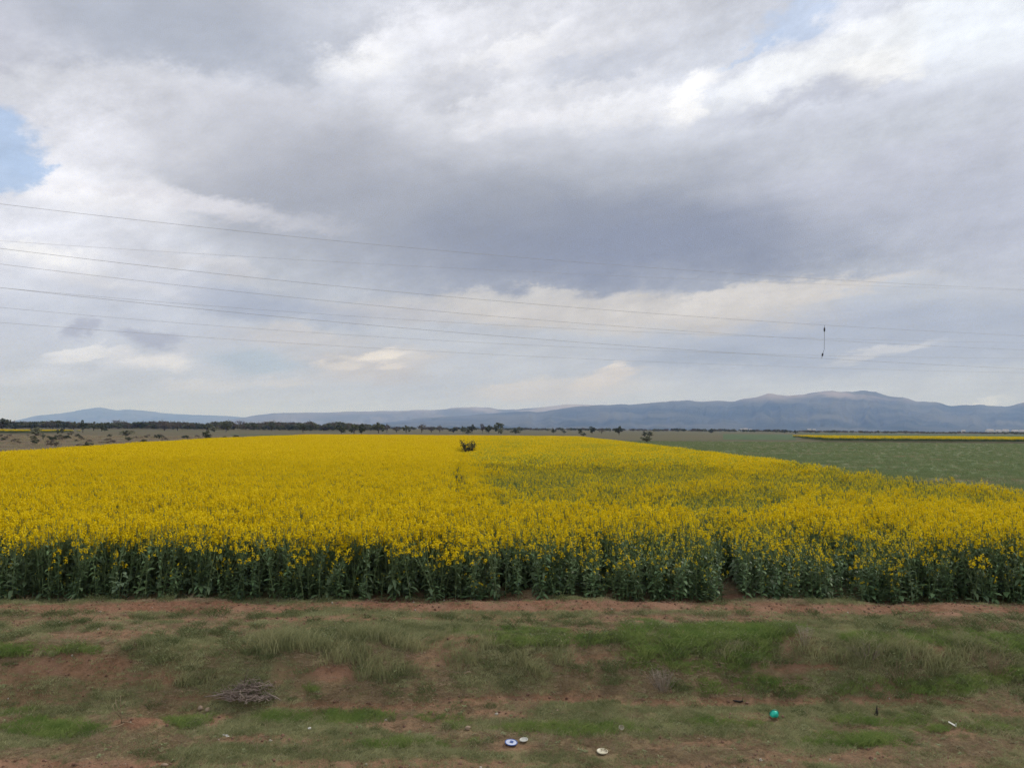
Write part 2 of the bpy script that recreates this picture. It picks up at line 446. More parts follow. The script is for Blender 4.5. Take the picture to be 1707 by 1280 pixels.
# what grows where on the verge: soft patches laid out on the ground
def patch(PX, PY, items):
    v = np.zeros_like(PX)
    for cx, cy, rx, ry, a in items:
        v = np.maximum(v, a*(1-sstep(np.sqrt(((PX-cx)/rx)**2+((PY-cy)/ry)**2), 0.55, 1.1)))
    return v
SOIL = [(700, 1033, 900, 5, .75), (900, 1052, 240, 5, .6), (850, 1008, 470, 15, 1), (300, 1012, 380, 11, 1), (1480, 1014, 460, 12, .95), (1212, 985, 26, 20, 1), (150, 1056, 170, 7, .7), (420, 1046, 220, 5, .55), (700, 1028, 320, 5, .6), (1250, 1030, 300, 5, .45),
        (130, 1110, 150, 26, .85), (230, 1130, 70, 18, .7), (560, 1122, 60, 20, .9), (690, 1100, 40, 14, .5), (40, 1130, 80, 16, .7),
        (640, 1176, 260, 9, .7), (880, 1165, 160, 9, .8), (1110, 1170, 150, 10, .75), (1260, 1168, 170, 10, .75), (1480, 1168, 170, 10, .75), (330, 1163, 90, 7, .7), (640, 1180, 90, 8, .8),
        (390, 1205, 20, 16, .8), (240, 1205, 40, 14, .95), (110, 1204, 40, 9, .5), (850, 1192, 40, 8, .7), (660, 1210, 80, 14, .5), (1220, 1195, 60, 10, .5), (1650, 1190, 100, 12, .5),
        (100, 1276, 320, 14, .9), (640, 1276, 340, 14, .75), (1150, 1278, 200, 12, .6), (1320, 1262, 160, 10, .5), (1650, 1280, 120, 8, .6), (1360, 1112, 50, 8, .8), (970, 1095, 60, 10, .6), (780, 1080, 40, 8, .6), (1270, 1088, 30, 5, .6), (400, 1077, 60, 8, .5)]
LUSH = [(1180, 1088, 175, 36, 1), (1235, 1060, 140, 22, 1), (1057, 1047, 34, 14, 1), (1000, 1068, 190, 10, .8), (850, 1052, 110, 8, .6), (60, 1085, 110, 12, .9), (1530, 1065, 130, 16, .7), (1660, 1075, 80, 20, .8), (1480, 1145, 220, 18, .9), (1260, 1140, 140, 20, .7), (1640, 1130, 60, 20, .7), (510, 1150, 45, 9, .8), (340, 1205, 70, 14, .8), (100, 1215, 90, 18, .7), (1420, 1235, 110, 12, .7), (690, 1238, 120, 10, .6), (560, 1195, 140, 14, .7), (980, 1215, 150, 14, .6), (40, 1180, 90, 12, .5), (760, 1200, 60, 10, .5), (1180, 1205, 80, 10, .5), (1480, 1200, 90, 12, .5), (1600, 1215, 70, 10, .5)]
BANK = [(560, 1080, 210, 32, .9), (760, 1085, 200, 30, .9), (900, 1110, 190, 34, .95), (620, 1115, 150, 30, .8), (290, 1140, 60, 18, .9), (240, 1085, 130, 20, .5), (1480, 1090, 220, 34, .8), (480, 1110, 90, 26, .7), (1000, 1120, 100, 26, .8), (1600, 1100, 120, 30, .8), (1300, 1090, 90, 26, .6)]
def cover_maps(x, y, z):
    v = np.stack([x, y, z], -1) - EYE
    w = np.maximum(v@Fv, 0.5)
    PX = PW/2 + PF*(v@Rv)/w; PY = PH/2 - PF*(v@Uv)/w
    wob = (fbm(x*1.1, y*2.2, 71, 4)-0.5)
    PXw = PX + 170*wob; PYw = PY + 15*(fbm(x*1.7, y*2.6, 81, 4)-0.5)
    soil = patch(PXw, PYw, SOIL); lush = patch(PXw, PYw, LUSH); bank = patch(PXw, PYw, BANK)
    n = fbm(x*0.9, y*2.6, 91, 4)
    soil = np.maximum(soil, sstep(n, 0.60, 0.76)*0.6)
    return soil, lush, bank

def axis(fine_lo, fine_hi, step, lo, hi):
    a = list(np.arange(fine_lo, fine_hi+1e-6, step))
    s = step; v = a[-1]
    while v < hi: s *= 1.22; v = min(v+s, hi); a.append(v)
    s = step; v = a[0]
    while v > lo: s *= 1.22; v = max(v-s, lo); a.insert(0, v)
    return np.array(a)
gx = axis(-15.5, 15.5, 0.058, -28000, 28000)
gy = axis(7.6, 15.6, 0.045, -3000, 28000)
GX, GY = np.meshgrid(gx, gy)
GZ = ground_z(GX, GY)
nx, ny = len(gx), len(gy)
ii = np.arange(nx*ny).reshape(ny, nx)
quads = np.stack([ii[:-1, :-1], ii[:-1, 1:], ii[1:, 1:], ii[1:, :-1]], -1).reshape(-1, 4)
soil, lush, bank = cover_maps(GX, GY, GZ)
def ground_mat(q):
    P = wpos(q)
    at_ = lambda n: q.new('ShaderNodeAttribute', attribute_name=n).outputs['Fac']
    s = q.sep(P)
    fine = q.noise(P, 14.0, 6, 0.65)
    mid = q.noise(P, 2.2, 5, 0.6)
    soil = q.mix(q.smooth(fine, 0.3, 0.7), (0.140, 0.066, 0.041, 1), (0.275, 0.142, 0.090, 1))
    soil = q.mix(q.smooth(mid, 0.35, 0.7), soil, (0.260, 0.155, 0.102, 1))
    turf = q.mix(q.smooth(fine, 0.3, 0.72), (0.115, 0.098, 0.050, 1), (0.260, 0.205, 0.125, 1))
    turf = q.mix(q.smooth(mid, 0.3, 0.7), turf, (0.165, 0.158, 0.080, 1))
    turf = q.mix(q.math('MULTIPLY', q.smooth(at_('green'), 0.44, 0.58), 0.75), q.mix(0.5, turf, (0.235, 0.158, 0.092, 1)), q.mix(0.5, turf, (0.135, 0.155, 0.065, 1)))
    verge = q.mix(q.math('ADD', at_('soil'), q.math('MULTIPLY', q.math('SUBTRACT', mid, 0.5), 0.8), clamp=True), turf, soil)
    # the plain beyond: strips of fallow, stubble and pasture
    strips = q.noise(q.mapping(P, scale=(900, 70, 1), vt='TEXTURE'), 1.0, 4, 0.6)
    strip2 = q.noise(q.mapping(P, loc=(11, 5, 3), scale=(420, 38, 1), vt='TEXTURE'), 1.0, 3, 0.6)
    plain = q.mix(q.smooth(strips, 0.36, 0.62), (0.120, 0.092, 0.062, 1), (0.085, 0.098, 0.048, 1))
    plain = q.mix(q.smooth(strip2, 0.52, 0.66), plain, (0.140, 0.122, 0.074, 1))
    plain = q.mix(q.smooth(q.noise(P, 0.9, 5, 0.65), 0.42, 0.75), plain, (0.085, 0.070, 0.045, 1))
    far = q.smooth(s[1], 14.6, 17.5)
    b = q.new('ShaderNodeBump', {'Strength': 0.8, 'Distance': 0.04, 'Height': q.noise(P, 30.0, 5, 0.7)})
    return q.mix(far, verge, plain), b.outputs[0]
M['ground'] = material('ground_soil_and_turf', ground_mat, 0.95, 0, 0.1)
GREEN = fbm(GX*0.8, GY*1.6, 141, 4)
me = mesh_np('ground', np.stack([GX, GY, GZ], -1).reshape(-1, 3), quads, mats=[M['ground']])
for n_, arr in (('soil', soil), ('lush', lush), ('green', GREEN)):
    a_ = me.attributes.new(n_, 'FLOAT', 'POINT'); a_.data.foreach_set('value', arr.ravel().astype(np.float32))
tag(link(bpy.data.objects.new('ground', me)), 'red soil and patchy turf of the verge and the flat plain', None, None, 'structure')

# ------------------------------------------------------------------ mountains
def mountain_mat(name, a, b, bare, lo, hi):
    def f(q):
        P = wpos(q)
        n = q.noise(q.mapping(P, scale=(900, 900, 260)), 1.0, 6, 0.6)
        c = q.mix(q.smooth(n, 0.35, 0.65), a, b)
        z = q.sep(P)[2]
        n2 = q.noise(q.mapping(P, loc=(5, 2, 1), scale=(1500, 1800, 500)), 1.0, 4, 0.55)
        return q.mix(q.math('MULTIPLY', q.smooth(z, lo, hi), q.smooth(n2, 0.44, 0.56)), c, bare)  # bare: sunlit patches high on the slopes, painted into the colour
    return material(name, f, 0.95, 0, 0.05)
def mountain(name, label, prof, dist, depth, mat, seed, nz=0.035):
    xs = np.array([p[0] for p in prof], float); ys = np.array([p[1] for p in prof], float)
    n = 420
    px = np.linspace(xs[0], xs[-1], n); py = np.interp(px, xs, ys)
    k = np.exp(-np.linspace(-2, 2, 9)**2); k /= k.sum()
    py = np.convolve(np.pad(py, 4, 'edge'), k, 'valid')
    P = np.array([at_depth(a, b, dist) for a, b in zip(px, py)])
    H = np.maximum(P[:, 2], 1.0)
    H = H*(1+nz*(fbm(px*0.05, px*0, seed, 4)-0.5)*2)
    T = np.concatenate([np.linspace(-1, 0, 36), np.linspace(0, 1, 14)[1:]])
    V = np.zeros((len(T), n, 3))
    for i, t in enumerate(T):
        spur = fbm(px*0.028, np.full(n, abs(t)*1.6), seed+3, 5)
        f = (1-abs(t))**1.25
        hh = H*f*(1 - 1.1*(1-f)*abs(spur-0.5)*2.4*min(1, abs(t)*5))
        V[i, :, 0] = P[:, 0]*(1+t*depth/dist)
        V[i, :, 1] = dist + t*depth
        V[i, :, 2] = hh - 2.0
    idx = np.arange(len(T)*n).reshape(len(T), n)
    Fq = np.stack([idx[:-1, :-1], idx[:-1, 1:], idx[1:, 1:], idx[1:, :-1]], -1).reshape(-1, 4)
    o = link(bpy.data.objects.new(name, mesh_np(name, V.reshape(-1, 3), Fq, mats=[mat])))
    return tag(o, label, None, None, 'structure')
mA = mountain_mat('far_mountain', (0.06, 0.075, 0.06, 1), (0.11, 0.11, 0.085, 1), (0.22, 0.19, 0.16, 1), 900, 1500)
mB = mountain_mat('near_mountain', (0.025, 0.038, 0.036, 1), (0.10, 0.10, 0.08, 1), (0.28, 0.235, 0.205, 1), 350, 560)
mC = mountain_mat('pale_mountain', (0.10, 0.10, 0.08, 1), (0.17, 0.15, 0.12, 1), (0.32, 0.28, 0.25, 1), 180, 480)
mountain('mountain', 'pale faraway mountain low on the left horizon', [(-120, 712), (0, 706), (30, 700), (60, 693), (100, 689), (130, 684), (160, 679.5), (175, 680), (195, 684), (215, 682), (240, 684), (270, 688), (320, 691), (380, 693), (400, 695), (440, 697), (520, 702), (620, 712)], 21000, 5000, mA, 1)
mountain('mountain', 'flat topped blue ridge in the middle distance', [(330, 709), (400, 697), (430, 691), (455, 688.5), (520, 687.5), (600, 685.5), (680, 684), (740, 682), (760, 678.5), (800, 678), (815, 679), (830, 682), (860, 682), (890, 680), (925, 676), (950, 673.5), (970, 674), (1000, 676), (1060, 684), (1150, 705)], 15500, 3000, mC, 2)
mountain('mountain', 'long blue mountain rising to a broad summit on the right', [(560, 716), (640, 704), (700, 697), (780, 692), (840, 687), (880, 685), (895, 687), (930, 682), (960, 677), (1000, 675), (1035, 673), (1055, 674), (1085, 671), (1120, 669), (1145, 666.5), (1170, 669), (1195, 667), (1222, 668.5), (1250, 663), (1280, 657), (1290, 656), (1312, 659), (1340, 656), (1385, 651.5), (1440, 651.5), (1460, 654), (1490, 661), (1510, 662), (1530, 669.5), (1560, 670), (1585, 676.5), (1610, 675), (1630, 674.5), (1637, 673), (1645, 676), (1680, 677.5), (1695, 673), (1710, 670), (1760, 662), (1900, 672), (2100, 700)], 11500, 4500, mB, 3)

# ------------------------------------------------------------------ scattering (only for what nobody could count)
def source(name, me):
    return bpy.data.objects.new(name, me)        # a plant the scatter repeats; not in the scene itself
def scatter(name, pts, rot, scl, idx, sources, label, cat):
    """one object: every point carries a copy of one of the source meshes"""
    n = len(pts)
    me = bpy.data.meshes.new(name)
    me.vertices.add(n); me.vertices.foreach_set('co', np.asarray(pts, np.float32).ravel())
    a = me.attributes.new('turn', 'FLOAT_VECTOR', 'POINT'); a.data.foreach_set('vector', np.asarray(rot, np.float32).ravel())
    a = me.attributes.new('size', 'FLOAT_VECTOR', 'POINT'); a.data.foreach_set('vector', np.asarray(scl, np.float32).ravel())
    a = me.attributes.new('pick', 'INT', 'POINT'); a.data.foreach_set('value', np.asarray(idx, np.int32))
    o = link(bpy.data.objects.new(name, me))
    ng = bpy.data.node_groups.new(name + '_scatter', 'GeometryNodeTree')
    ng.interface.new_socket('Geometry', in_out='INPUT', socket_type='NodeSocketGeometry')
    ng.interface.new_socket('Geometry', in_out='OUTPUT', socket_type='NodeSocketGeometry')
    N, L = ng.nodes, ng.links
    gi, go = N.new('NodeGroupInput'), N.new('NodeGroupOutput')
    def attr(nm, dt):
        x = N.new('GeometryNodeInputNamedAttribute'); x.data_type = dt; x.inputs[0].default_value = nm
        return [s for s in x.outputs if s.enabled and s.name == 'Attribute'][0]
    turn, size, pick = attr('turn', 'FLOAT_VECTOR'), attr('size', 'FLOAT_VECTOR'), attr('pick', 'INT')
    join = N.new('GeometryNodeJoinGeometry')
    for k, src in enumerate(sources):
        cmp_ = N.new('FunctionNodeCompare'); cmp_.data_type = 'INT'; cmp_.operation = 'EQUAL'
        ins = [s for s in cmp_.inputs if s.enabled and s.name in ('A', 'B')]
        L.new(pick, ins[0]); ins[1].default_value = k
        oi = N.new('GeometryNodeObjectInfo'); oi.inputs['Object'].default_value = src; oi.inputs['As Instance'].default_value = False
        ip = N.new('GeometryNodeInstanceOnPoints')
        L.new(gi.outputs[0], ip.inputs['Points']); L.new(cmp_.outputs[0], ip.inputs['Selection'])
        L.new(oi.outputs['Geometry'], ip.inputs['Instance'])
        L.new(turn, ip.inputs['Rotation']); L.new(size, ip.inputs['Scale'])
        L.new(ip.outputs[0], join.inputs[0])
    L.new(join.outputs[0], go.inputs[0])
    md = o.modifiers.new('scatter', 'NODES'); md.node_group = ng
    return tag(o, label, cat, None, 'stuff')

def uni(a, b, n=None): return rng.uniform(a, b, n)

# ------------------------------------------------------------------ rapeseed
def raceme(mb, p, h, r, n, size, mp, d=(0, 0, 1)):
    """a flower head: an open dome of small four-petalled flowers"""
    p = np.asarray(p, float); d = np.asarray(d, float); d = d/np.linalg.norm(d)
    for i in range(n):
        t = random.random()
        a = random.random()*6.283
        rr = r*(1-0.55*t)*(0.6+0.5*random.random())
        c = p + d*(h*t) + np.array([rr*math.cos(a), rr*math.sin(a), 0])
        nrm = np.array([math.cos(a)*(0.9-0.5*t), math.sin(a)*(0.9-0.5*t), 0.35+0.7*t]) + np.array([random.gauss(0, .25) for _ in range(3)])
        nrm /= np.linalg.norm(nrm)
        u = np.cross(nrm, (0.3, 0.2, 0.9)); u /= np.linalg.norm(u); v = np.cross(nrm, u)
        s = size*(0.7+0.6*random.random())
        mb.quad(tuple(c+u*s), tuple(c+v*s), tuple(c-u*s), tuple(c-v*s), mp)
MATS_R = [M['stem'], M['leaf'], M['leaf_thin'], M['petal'], M['petal_green']]
def rape_plant(kind, detail=1.0):
    """one plant: stem, big lower leaves, side shoots, flower heads (kind: 'full', 'thin', 'green')"""
    stems, leaves, heads = MB(), MB(), MB()
    H = 1.0 + random.uniform(-0.06, 0.06)
    lean = np.array([random.gauss(0, 0.09), random.gauss(0, 0.09), 0])
    top = lambda t: lean*t*t + np.array([0, 0, H*t])
    stems.tube([top(t) for t in (0, 0.35, 0.7, 1.0)], [0.008, 0.007, 0.006, 0.004], 4, 0, False)
    nl = 24 if kind != 'green' else 26
    for i in range(nl):
        t = 0.05 + 0.70*(i/nl)**1.0
        a = i*2.4 + random.uniform(-.5, .5)
        big = (1-t)**0.7
        L = ((0.14*big+0.055) if kind == 'full' else (0.115*big+0.06))*random.uniform(0.5, 1.15)
        d = (math.cos(a), math.sin(a), random.uniform(0.0, 1.3))
        leaves.leaf(top(t), d, np.array([random.gauss(0, .3), random.gauss(0, .3), 1.0]), L, L*random.uniform(0.26, 0.46), random.uniform(0.1, 0.9), 1 if kind == 'full' or random.random() < 0.35 else 2, 3, random.uniform(0.0, 0.6))
    nb = {'full': 6, 'thin': 6, 'green': 5}[kind]
    for i in range(nb+1):
        a = i*2.4 + random.uniform(-.4, .4)
        t0 = random.uniform(0.40, 0.80) if i < nb else 1.0
        q0 = top(t0)
        reach = random.uniform(0.07, 0.17)
        z1 = random.uniform(0.74, 1.02)*H if kind != 'green' else random.uniform(0.6, 1.0)*H
        q1 = q0 + np.array([reach*math.cos(a), reach*math.sin(a), max(0.08, z1-q0[2])]) if i < nb else q0
        if i < nb:
            qm = (q0+q1)/2 + np.array([0.02*math.cos(a), 0.02*math.sin(a), -0.02])
            stems.tube([q0, qm, q1], [0.005, 0.0045, 0.003], 3, 0, False)
            leaves.leaf(q0, (math.cos(a), math.sin(a), 0.8), np.array([0, 0, 1.0]), 0.10, 0.03, 0.2, 2, 2)
            leaves.leaf(qm, (math.cos(a+1), math.sin(a+1), 0.9), np.array([0, 0, 1.0]), 0.08, 0.02, 0.1, 2, 2)
        hh = random.uniform(0.07, 0.12); rad = random.uniform(0.028, 0.042)
        if kind == 'full': raceme(heads, q1, hh, rad, int(17*detail), 0.0125, 3)
        elif kind == 'thin':
            if random.random() < 0.55: raceme(heads, q1, hh*0.9, rad*0.8, int(12*detail), 0.0105, 3)
            raceme(heads, q1+np.array([0, 0, hh*0.7]), hh*0.3, 0.014, 4, 0.008, 4)
        else:
            raceme(heads, q1, hh*0.4, 0.014, 5, 0.009, 4)
            if random.random() < 0.12: raceme(heads, q1, hh*0.7, rad*0.6, 7, 0.009, 3)
    return stems, leaves, heads
def joined(parts):
    mb = MB()
    for p in parts:
        n = len(mb.v); mb.v += p.v
        mb.q += [tuple(i+n for i in f) for f in p.q]; mb.t += [tuple(i+n for i in f) for f in p.t]
        mb.mq += p.mq; mb.mt += p.mt
    return mb
near_src = []
HEAD_DROP = 0.0
for k in range(6): near_src.append(source('rapeseed_full', joined(rape_plant('full')).mesh('rapeseed_full', MATS_R)))
for k in range(4): near_src.append(source('rapeseed_thin', joined(rape_plant('thin')).mesh('rapeseed_thin', MATS_R)))
for k in range(4): near_src.append(source('rapeseed_green', joined(rape_plant('green')).mesh('rapeseed_green', MATS_R)))
def far_clump(kind):
    """half a square metre of plants as they show from afar"""
    mb = MB()
    n = 20
    for i in range(n):
        x, y = random.uniform(-.36, .36), random.uniform(-.36, .36)
        h = random.uniform(0.86, 1.04)
        for j in range(4):
            a = random.random()*6.283
            mb.leaf((x, y, random.uniform(0.25, 0.8)), (math.cos(a), math.sin(a), .5), np.array([0, 0, 1.0]), 0.22, 0.09, 0.4, 1 if j < 2 else 2, 1)
        mb.tube([(x, y, 0.3), (x, y, h)], [0.008, 0.005], 3, 0, False)
        if kind == 'full' or random.random() < 0.32:
            for j in range(3):
                raceme(mb, (x+random.gauss(0, .08), y+random.gauss(0, .08), h-random.uniform(0, 0.16)), 0.10, 0.045, 6 if kind == 'full' else 4, 0.024, 3 if kind == 'full' or random.random() < .7 else 4)
    return mb
far_src = [source('rapeseed_clump', far_clump('full').mesh('rapeseed_clump', MATS_R)) for k in range(4)] + [source('rapeseed_clump_thin', far_clump('thin').mesh('rapeseed_clump_thin', MATS_R)) for k in range(3)]

HR = 1.3
def right_edge(y): return 17.9 + 1.1*(fbm(y*0.12, y*0+1.7, 101, 3)-0.5)
def left_edge(y): return np.interp(y, [14, 50, 54, 115, 150, 205], [-38, -37, -36.5, -47, -50, -52]) + 0.8*(fbm(y*0.1, y*0+5.7, 103, 3)-0.5)
def far_edge(x): return 203 + 6*(fbm(x*0.05, x*0+2, 105)-0.5)
def px_of(x, y, z):
    v = np.stack([x, y, z+0*x], -1) - EYE
    w = np.maximum(v@Fv, 0.5)
    return PW/2 + PF*(v@Rv)/w, PH/2 - PF*(v@Uv)/w
GREENS = [(812, 790, 62, 34, 1.0), (930, 800, 90, 16, .8), (1010, 850, 90, 14, .5), (788, 762, 18, 24, .9), (772, 800, 7, 46, 1.0), (790, 850, 14, 26, .6), (840, 803, 40, 14, .8), (905, 806, 60, 12, .75), (885, 775, 26, 12, .7), (850, 780, 60, 30, .5), (1200, 833, 110, 20, .95), (1060, 790, 190, 24, .45), (1350, 800, 200, 12, .4), (1270, 853, 70, 12, .7), (1610, 826, 70, 10, .8), (1400, 780, 90, 10, .5), (1500, 812, 120, 12, .4),
          (870, 905, 60, 45, .95), (1000, 915, 130, 36, .85), (1100, 905, 80, 24, .75), (1195, 905, 28, 50, .9), (1300, 915, 110, 26, .7), (1480, 890, 90, 16, .5), (1560, 925, 140, 22, .6), (1420, 920, 80, 22, .7), (1650, 930, 70, 18, .6), (830, 850, 30, 20, .4), (640, 902, 90, 14, .25), (1150, 850, 60, 14, .5), (960, 768, 90, 16, .4)]
def seam_x(y): return np.interp(y, [14, 18, 24, 31, 45, 75, 110, 210], [-0.7, -1.1, -1.6, -2.15, -3.1, -4.7, -6.4, -9])
def furrow(x, y): return (np.abs(x-seam_x(y)-0.25*(fbm(y*0.4, y*0, 161)-0.5)) < 0.02+0.0035*y+0.20*fbm(y*0.8, y*0+3, 163)) & (y > 22) & (y < 88) & (rng.random(len(x)) < 0.85)
def bloom(x, y):
    """1 where every plant flowers, falling to 0 in the green patches right of the seam"""
    PX, PY = px_of(x, y, np.full_like(x, 1.15))
    wob = (fbm(x*0.7, y*0.35, 111, 4)-0.5)
    gr = patch(PX+150*wob, PY+40*(fbm(x*0.9, y*0.5, 113, 4)-0.5), GREENS)
    gr = gr*(0.70+0.5*sstep(fbm(x*1.1, y*0.6, 115, 3), 0.35, 0.6))
    seam = seam_x(y)
    right = sstep(x-seam+(1.2+0.03*y)*2.4*(fbm(x*0.5, y*0.28, 167, 3)-0.5), -0.5, 1.5+0.02*y)
    gr = gr*right
    n = fbm(x*0.35, y*0.16, 117, 4)
    n2 = fbm(x*1.5, y*1.1, 119, 3)
    b = 1 - right*np.clip(0.44 + 0.85*sstep(n, 0.40, 0.66)*sstep(n2, .25, .55), 0, 0.92)*(1-sstep(y, 90, 170)*0.6)*(1-0.75*np.exp(-((y-18.6)/1.9)**2))
    return np.clip(b - right*gr*1.05, 0, 1)
def inside(x, y):
    return (y > edge_y(x)) & (x < right_edge(y)) & (x > left_edge(y)) & (y < far_edge(x))
def seen(x, y, m=6.0): return (np.abs(x) < y*0.70 + m)
YN = 46.0
P1, P2 = at(780, 771), at(766, 842)
CLEAR = [(P1[0], P1[1]-4.5, 1.3, 6.5), (P2[0]+0.05, P2[1]-0.6, 0.28, 1.0)]
# near plants, one by one
den_ = 32
YF = 56.0
cnt = int((18+44)*(YF-14)*den_)
x = uni(-44, 19.2, cnt); y = uni(14.3, YF, cnt)
keep = inside(x, y) & seen(x, y) & (rng.random(cnt) < 1-sstep(y, 38, YF))
notch = (np.abs(x-at(1212, 985)[0]) < 0.24) & (y < edge_y(x)+1.5)
keep &= ~notch
for cx, cy, r1, r2 in CLEAR: keep &= ((x-cx)/r1)**2+((y-cy)/r2)**2 > 1
thin_out = (fbm(x*0.9, y*0.9, 121, 3) > 0.30) | (y > edge_y(x)+2)
keep &= thin_out
keep &= ~furrow(x, y)
x, y = x[keep], y[keep]
b = bloom(x, y)
u = rng.random(len(x))
pick = np.where(u < b, rng.integers(0, 6, len(x)), np.where(u < b+0.5*(1-b)*0.8+0.05, rng.integers(6, 10, len(x)), rng.integers(10, 14, len(x))))
# the first rows, in the lee of nothing, flower less
hs_edge = np.where((y-edge_y(x) < 0.4) & (rng.random(len(x)) < 0.30), uni(0.35, 0.75, len(x)), 1.0)
pick = np.where((hs_edge < 1) & (pick < 6), rng.integers(6, 14, len(x)), pick)
first = (y-edge_y(x) < 0.55) & (rng.random(len(x)) < 0.42)
pick = np.where(first & (pick < 6), np.where(rng.random(len(x)) < 0.5, rng.integers(6, 10, len(x)), rng.integers(10, 14, len(x))), pick)
hs = HR*(0.93+0.14*fbm(x*0.5, y*0.5, 123, 3))*uni(0.84, 1.08, len(x))*np.where(pick >= 10, 0.94, 1.0)*np.where(b < 0.4, 0.93, 1.0)
hs *= 1 - 0.30*(1-sstep(y-edge_y(x), 0.0, 0.55))*rng.random(len(x))**1.5
hs *= 1 - 0.16*(1-b)*fbm(x*0.8, y*0.8, 127, 2)
hs *= hs_edge
fr = 1-sstep(y-edge_y(x), 0.0, 1.3)
hs *= 1 - (0.06+0.26*sstep(x, -1.8, -0.8))*fr*sstep(fbm(x*1.1, y*0.7, 165, 3), 0.48, 0.66) - 0.26*fr*np.exp(-((x+0.75)/0.55)**2)
wd = uni(0.95, 1.35, len(x))*np.where(hs_edge < 1, 0.8, 1.0)
lean_ = 0.06 + 0.10*(1-sstep(y-edge_y(x), 0.0, 0.8))
rot = np.stack([rng.normal(0, 1, len(x))*lean_, rng.normal(0, 1, len(x))*lean_, uni(0, 6.283, len(x))], -1)
pn = (np.stack([x, y, 0*x], -1), rot, np.stack([wd, wd, hs], -1), pick)
# further off, clump by clump
cnt = int(70*167*7.5)
y2 = 38 + (205-38)*rng.random(cnt); x2 = uni(-54, 19.2, cnt)
keep = inside(x2, y2) & seen(x2, y2) & (rng.random(cnt) < sstep(y2, 38, 54))
keep &= ~furrow(x2, y2)
for cx, cy, r1, r2 in CLEAR: keep &= ((x2-cx)/r1)**2+((y2-cy)/r2)**2 > 1
x2, y2 = x2[keep], y2[keep]
b2 = bloom(x2, y2)
pick2 = np.where(rng.random(len(x2)) < b2*0.9+0.1, rng.integers(0, 4, len(x2)), rng.integers(4, 7, len(x2))) + len(near_src)
h2 = HR*(0.94+0.12*fbm(x2*0.2, y2*0.08, 125, 3))*uni(0.95, 1.04, len(x2))
rot2 = np.stack([0*x2, 0*x2, uni(0, 6.283, len(x2))], -1)
scatter('rapeseed_crop', np.concatenate([pn[0], np.stack([x2, y2, 0*x2], -1)]), np.concatenate([rot, rot2]),
        np.concatenate([pn[2], np.stack([0*h2+1.15, 0*h2+1.15, h2], -1)]), np.concatenate([pick, pick2]), near_src+far_src,
        'yellow flowering rapeseed crop filling the field behind the verge', 'crop')
print('rapeseed', len(pick), len(pick2))

# ------------------------------------------------------------------ neighbouring fields
def sheet(name, pts, z, mat, label, kind='structure'):
    mb = MB(); n = len(pts)
    me = bpy.data.meshes.new(name)
    me.from_pydata([(p[0], p[1], z) for p in pts], [], [tuple(range(n))]); me.materials.append(mat); me.update()
    return tag(link(bpy.data.objects.new(name, me)), label, None, None, kind)
def wheat_ground(q):
    P = wpos(q)
    st = q.noise(q.mapping(P, scale=(9, 1.6, 1)), 1.0, 5, 0.65)
    st2 = q.noise(q.mapping(P, loc=(3, 8, 1), scale=(60, 7, 1)), 1.0, 4, 0.6)
    c = q.mix(q.smooth(st, 0.3, 0.7), (0.078, 0.115, 0.047, 1), (0.140, 0.170, 0.080, 1))
    c = q.mix(q.smooth(st2, 0.50, 0.68), c, (0.165, 0.165, 0.100, 1))
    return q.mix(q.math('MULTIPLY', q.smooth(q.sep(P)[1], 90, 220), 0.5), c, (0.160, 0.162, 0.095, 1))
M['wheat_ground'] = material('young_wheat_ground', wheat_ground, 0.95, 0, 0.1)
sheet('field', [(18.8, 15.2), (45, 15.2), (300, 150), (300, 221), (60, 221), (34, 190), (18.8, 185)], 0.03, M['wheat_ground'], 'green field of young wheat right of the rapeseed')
M['green_strip'] = material('green_strip', lambda q: q.mix(q.smooth(q.noise(wpos(q), 0.2, 4), 0.35, 0.65), (0.050, 0.085, 0.040, 1), (0.088, 0.118, 0.058, 1)), 0.95, 0, 0.1)
sheet('field', [(72, 262), (97, 262), (220, 600), (165, 600)], 0.05, M['green_strip'], 'dark green strip field beyond the wheat')
sheet('field', [(-110, 300), (-40, 290), (-40, 318), (-120, 330)], 0.05, M['green_strip'], 'thin green strip field in front of the trees')
sheet('field', [(240, 600), (700, 600), (900, 900), (330, 900)], 0.06, M['green_strip'], 'green field behind the far rapeseed strip')
M['fallow'] = material('fallow_ground', lambda q: q.mix(q.smooth(q.noise(q.mapping(wpos(q), scale=(30, 6, 1)), 1.0, 7, 0.68), 0.38, 0.62), (0.066, 0.046, 0.034, 1), (0.165, 0.140, 0.088, 1)), 0.95, 0, 0.1)
sheet('field', [(-37.5, 48), (-48.5, 118), (-53, 205), (-70, 262), (-260, 270), (-150, 100), (-60, 40)], 0.04, M['fallow'], 'brown fallow field left of the rapeseed')
sheet('field', [(24, 190), (34, 192), (60, 223), (300, 223), (300, 226.5), (40, 227)], 0.045, M['fallow'], 'brown bare strip between the wheat and the far rapeseed')

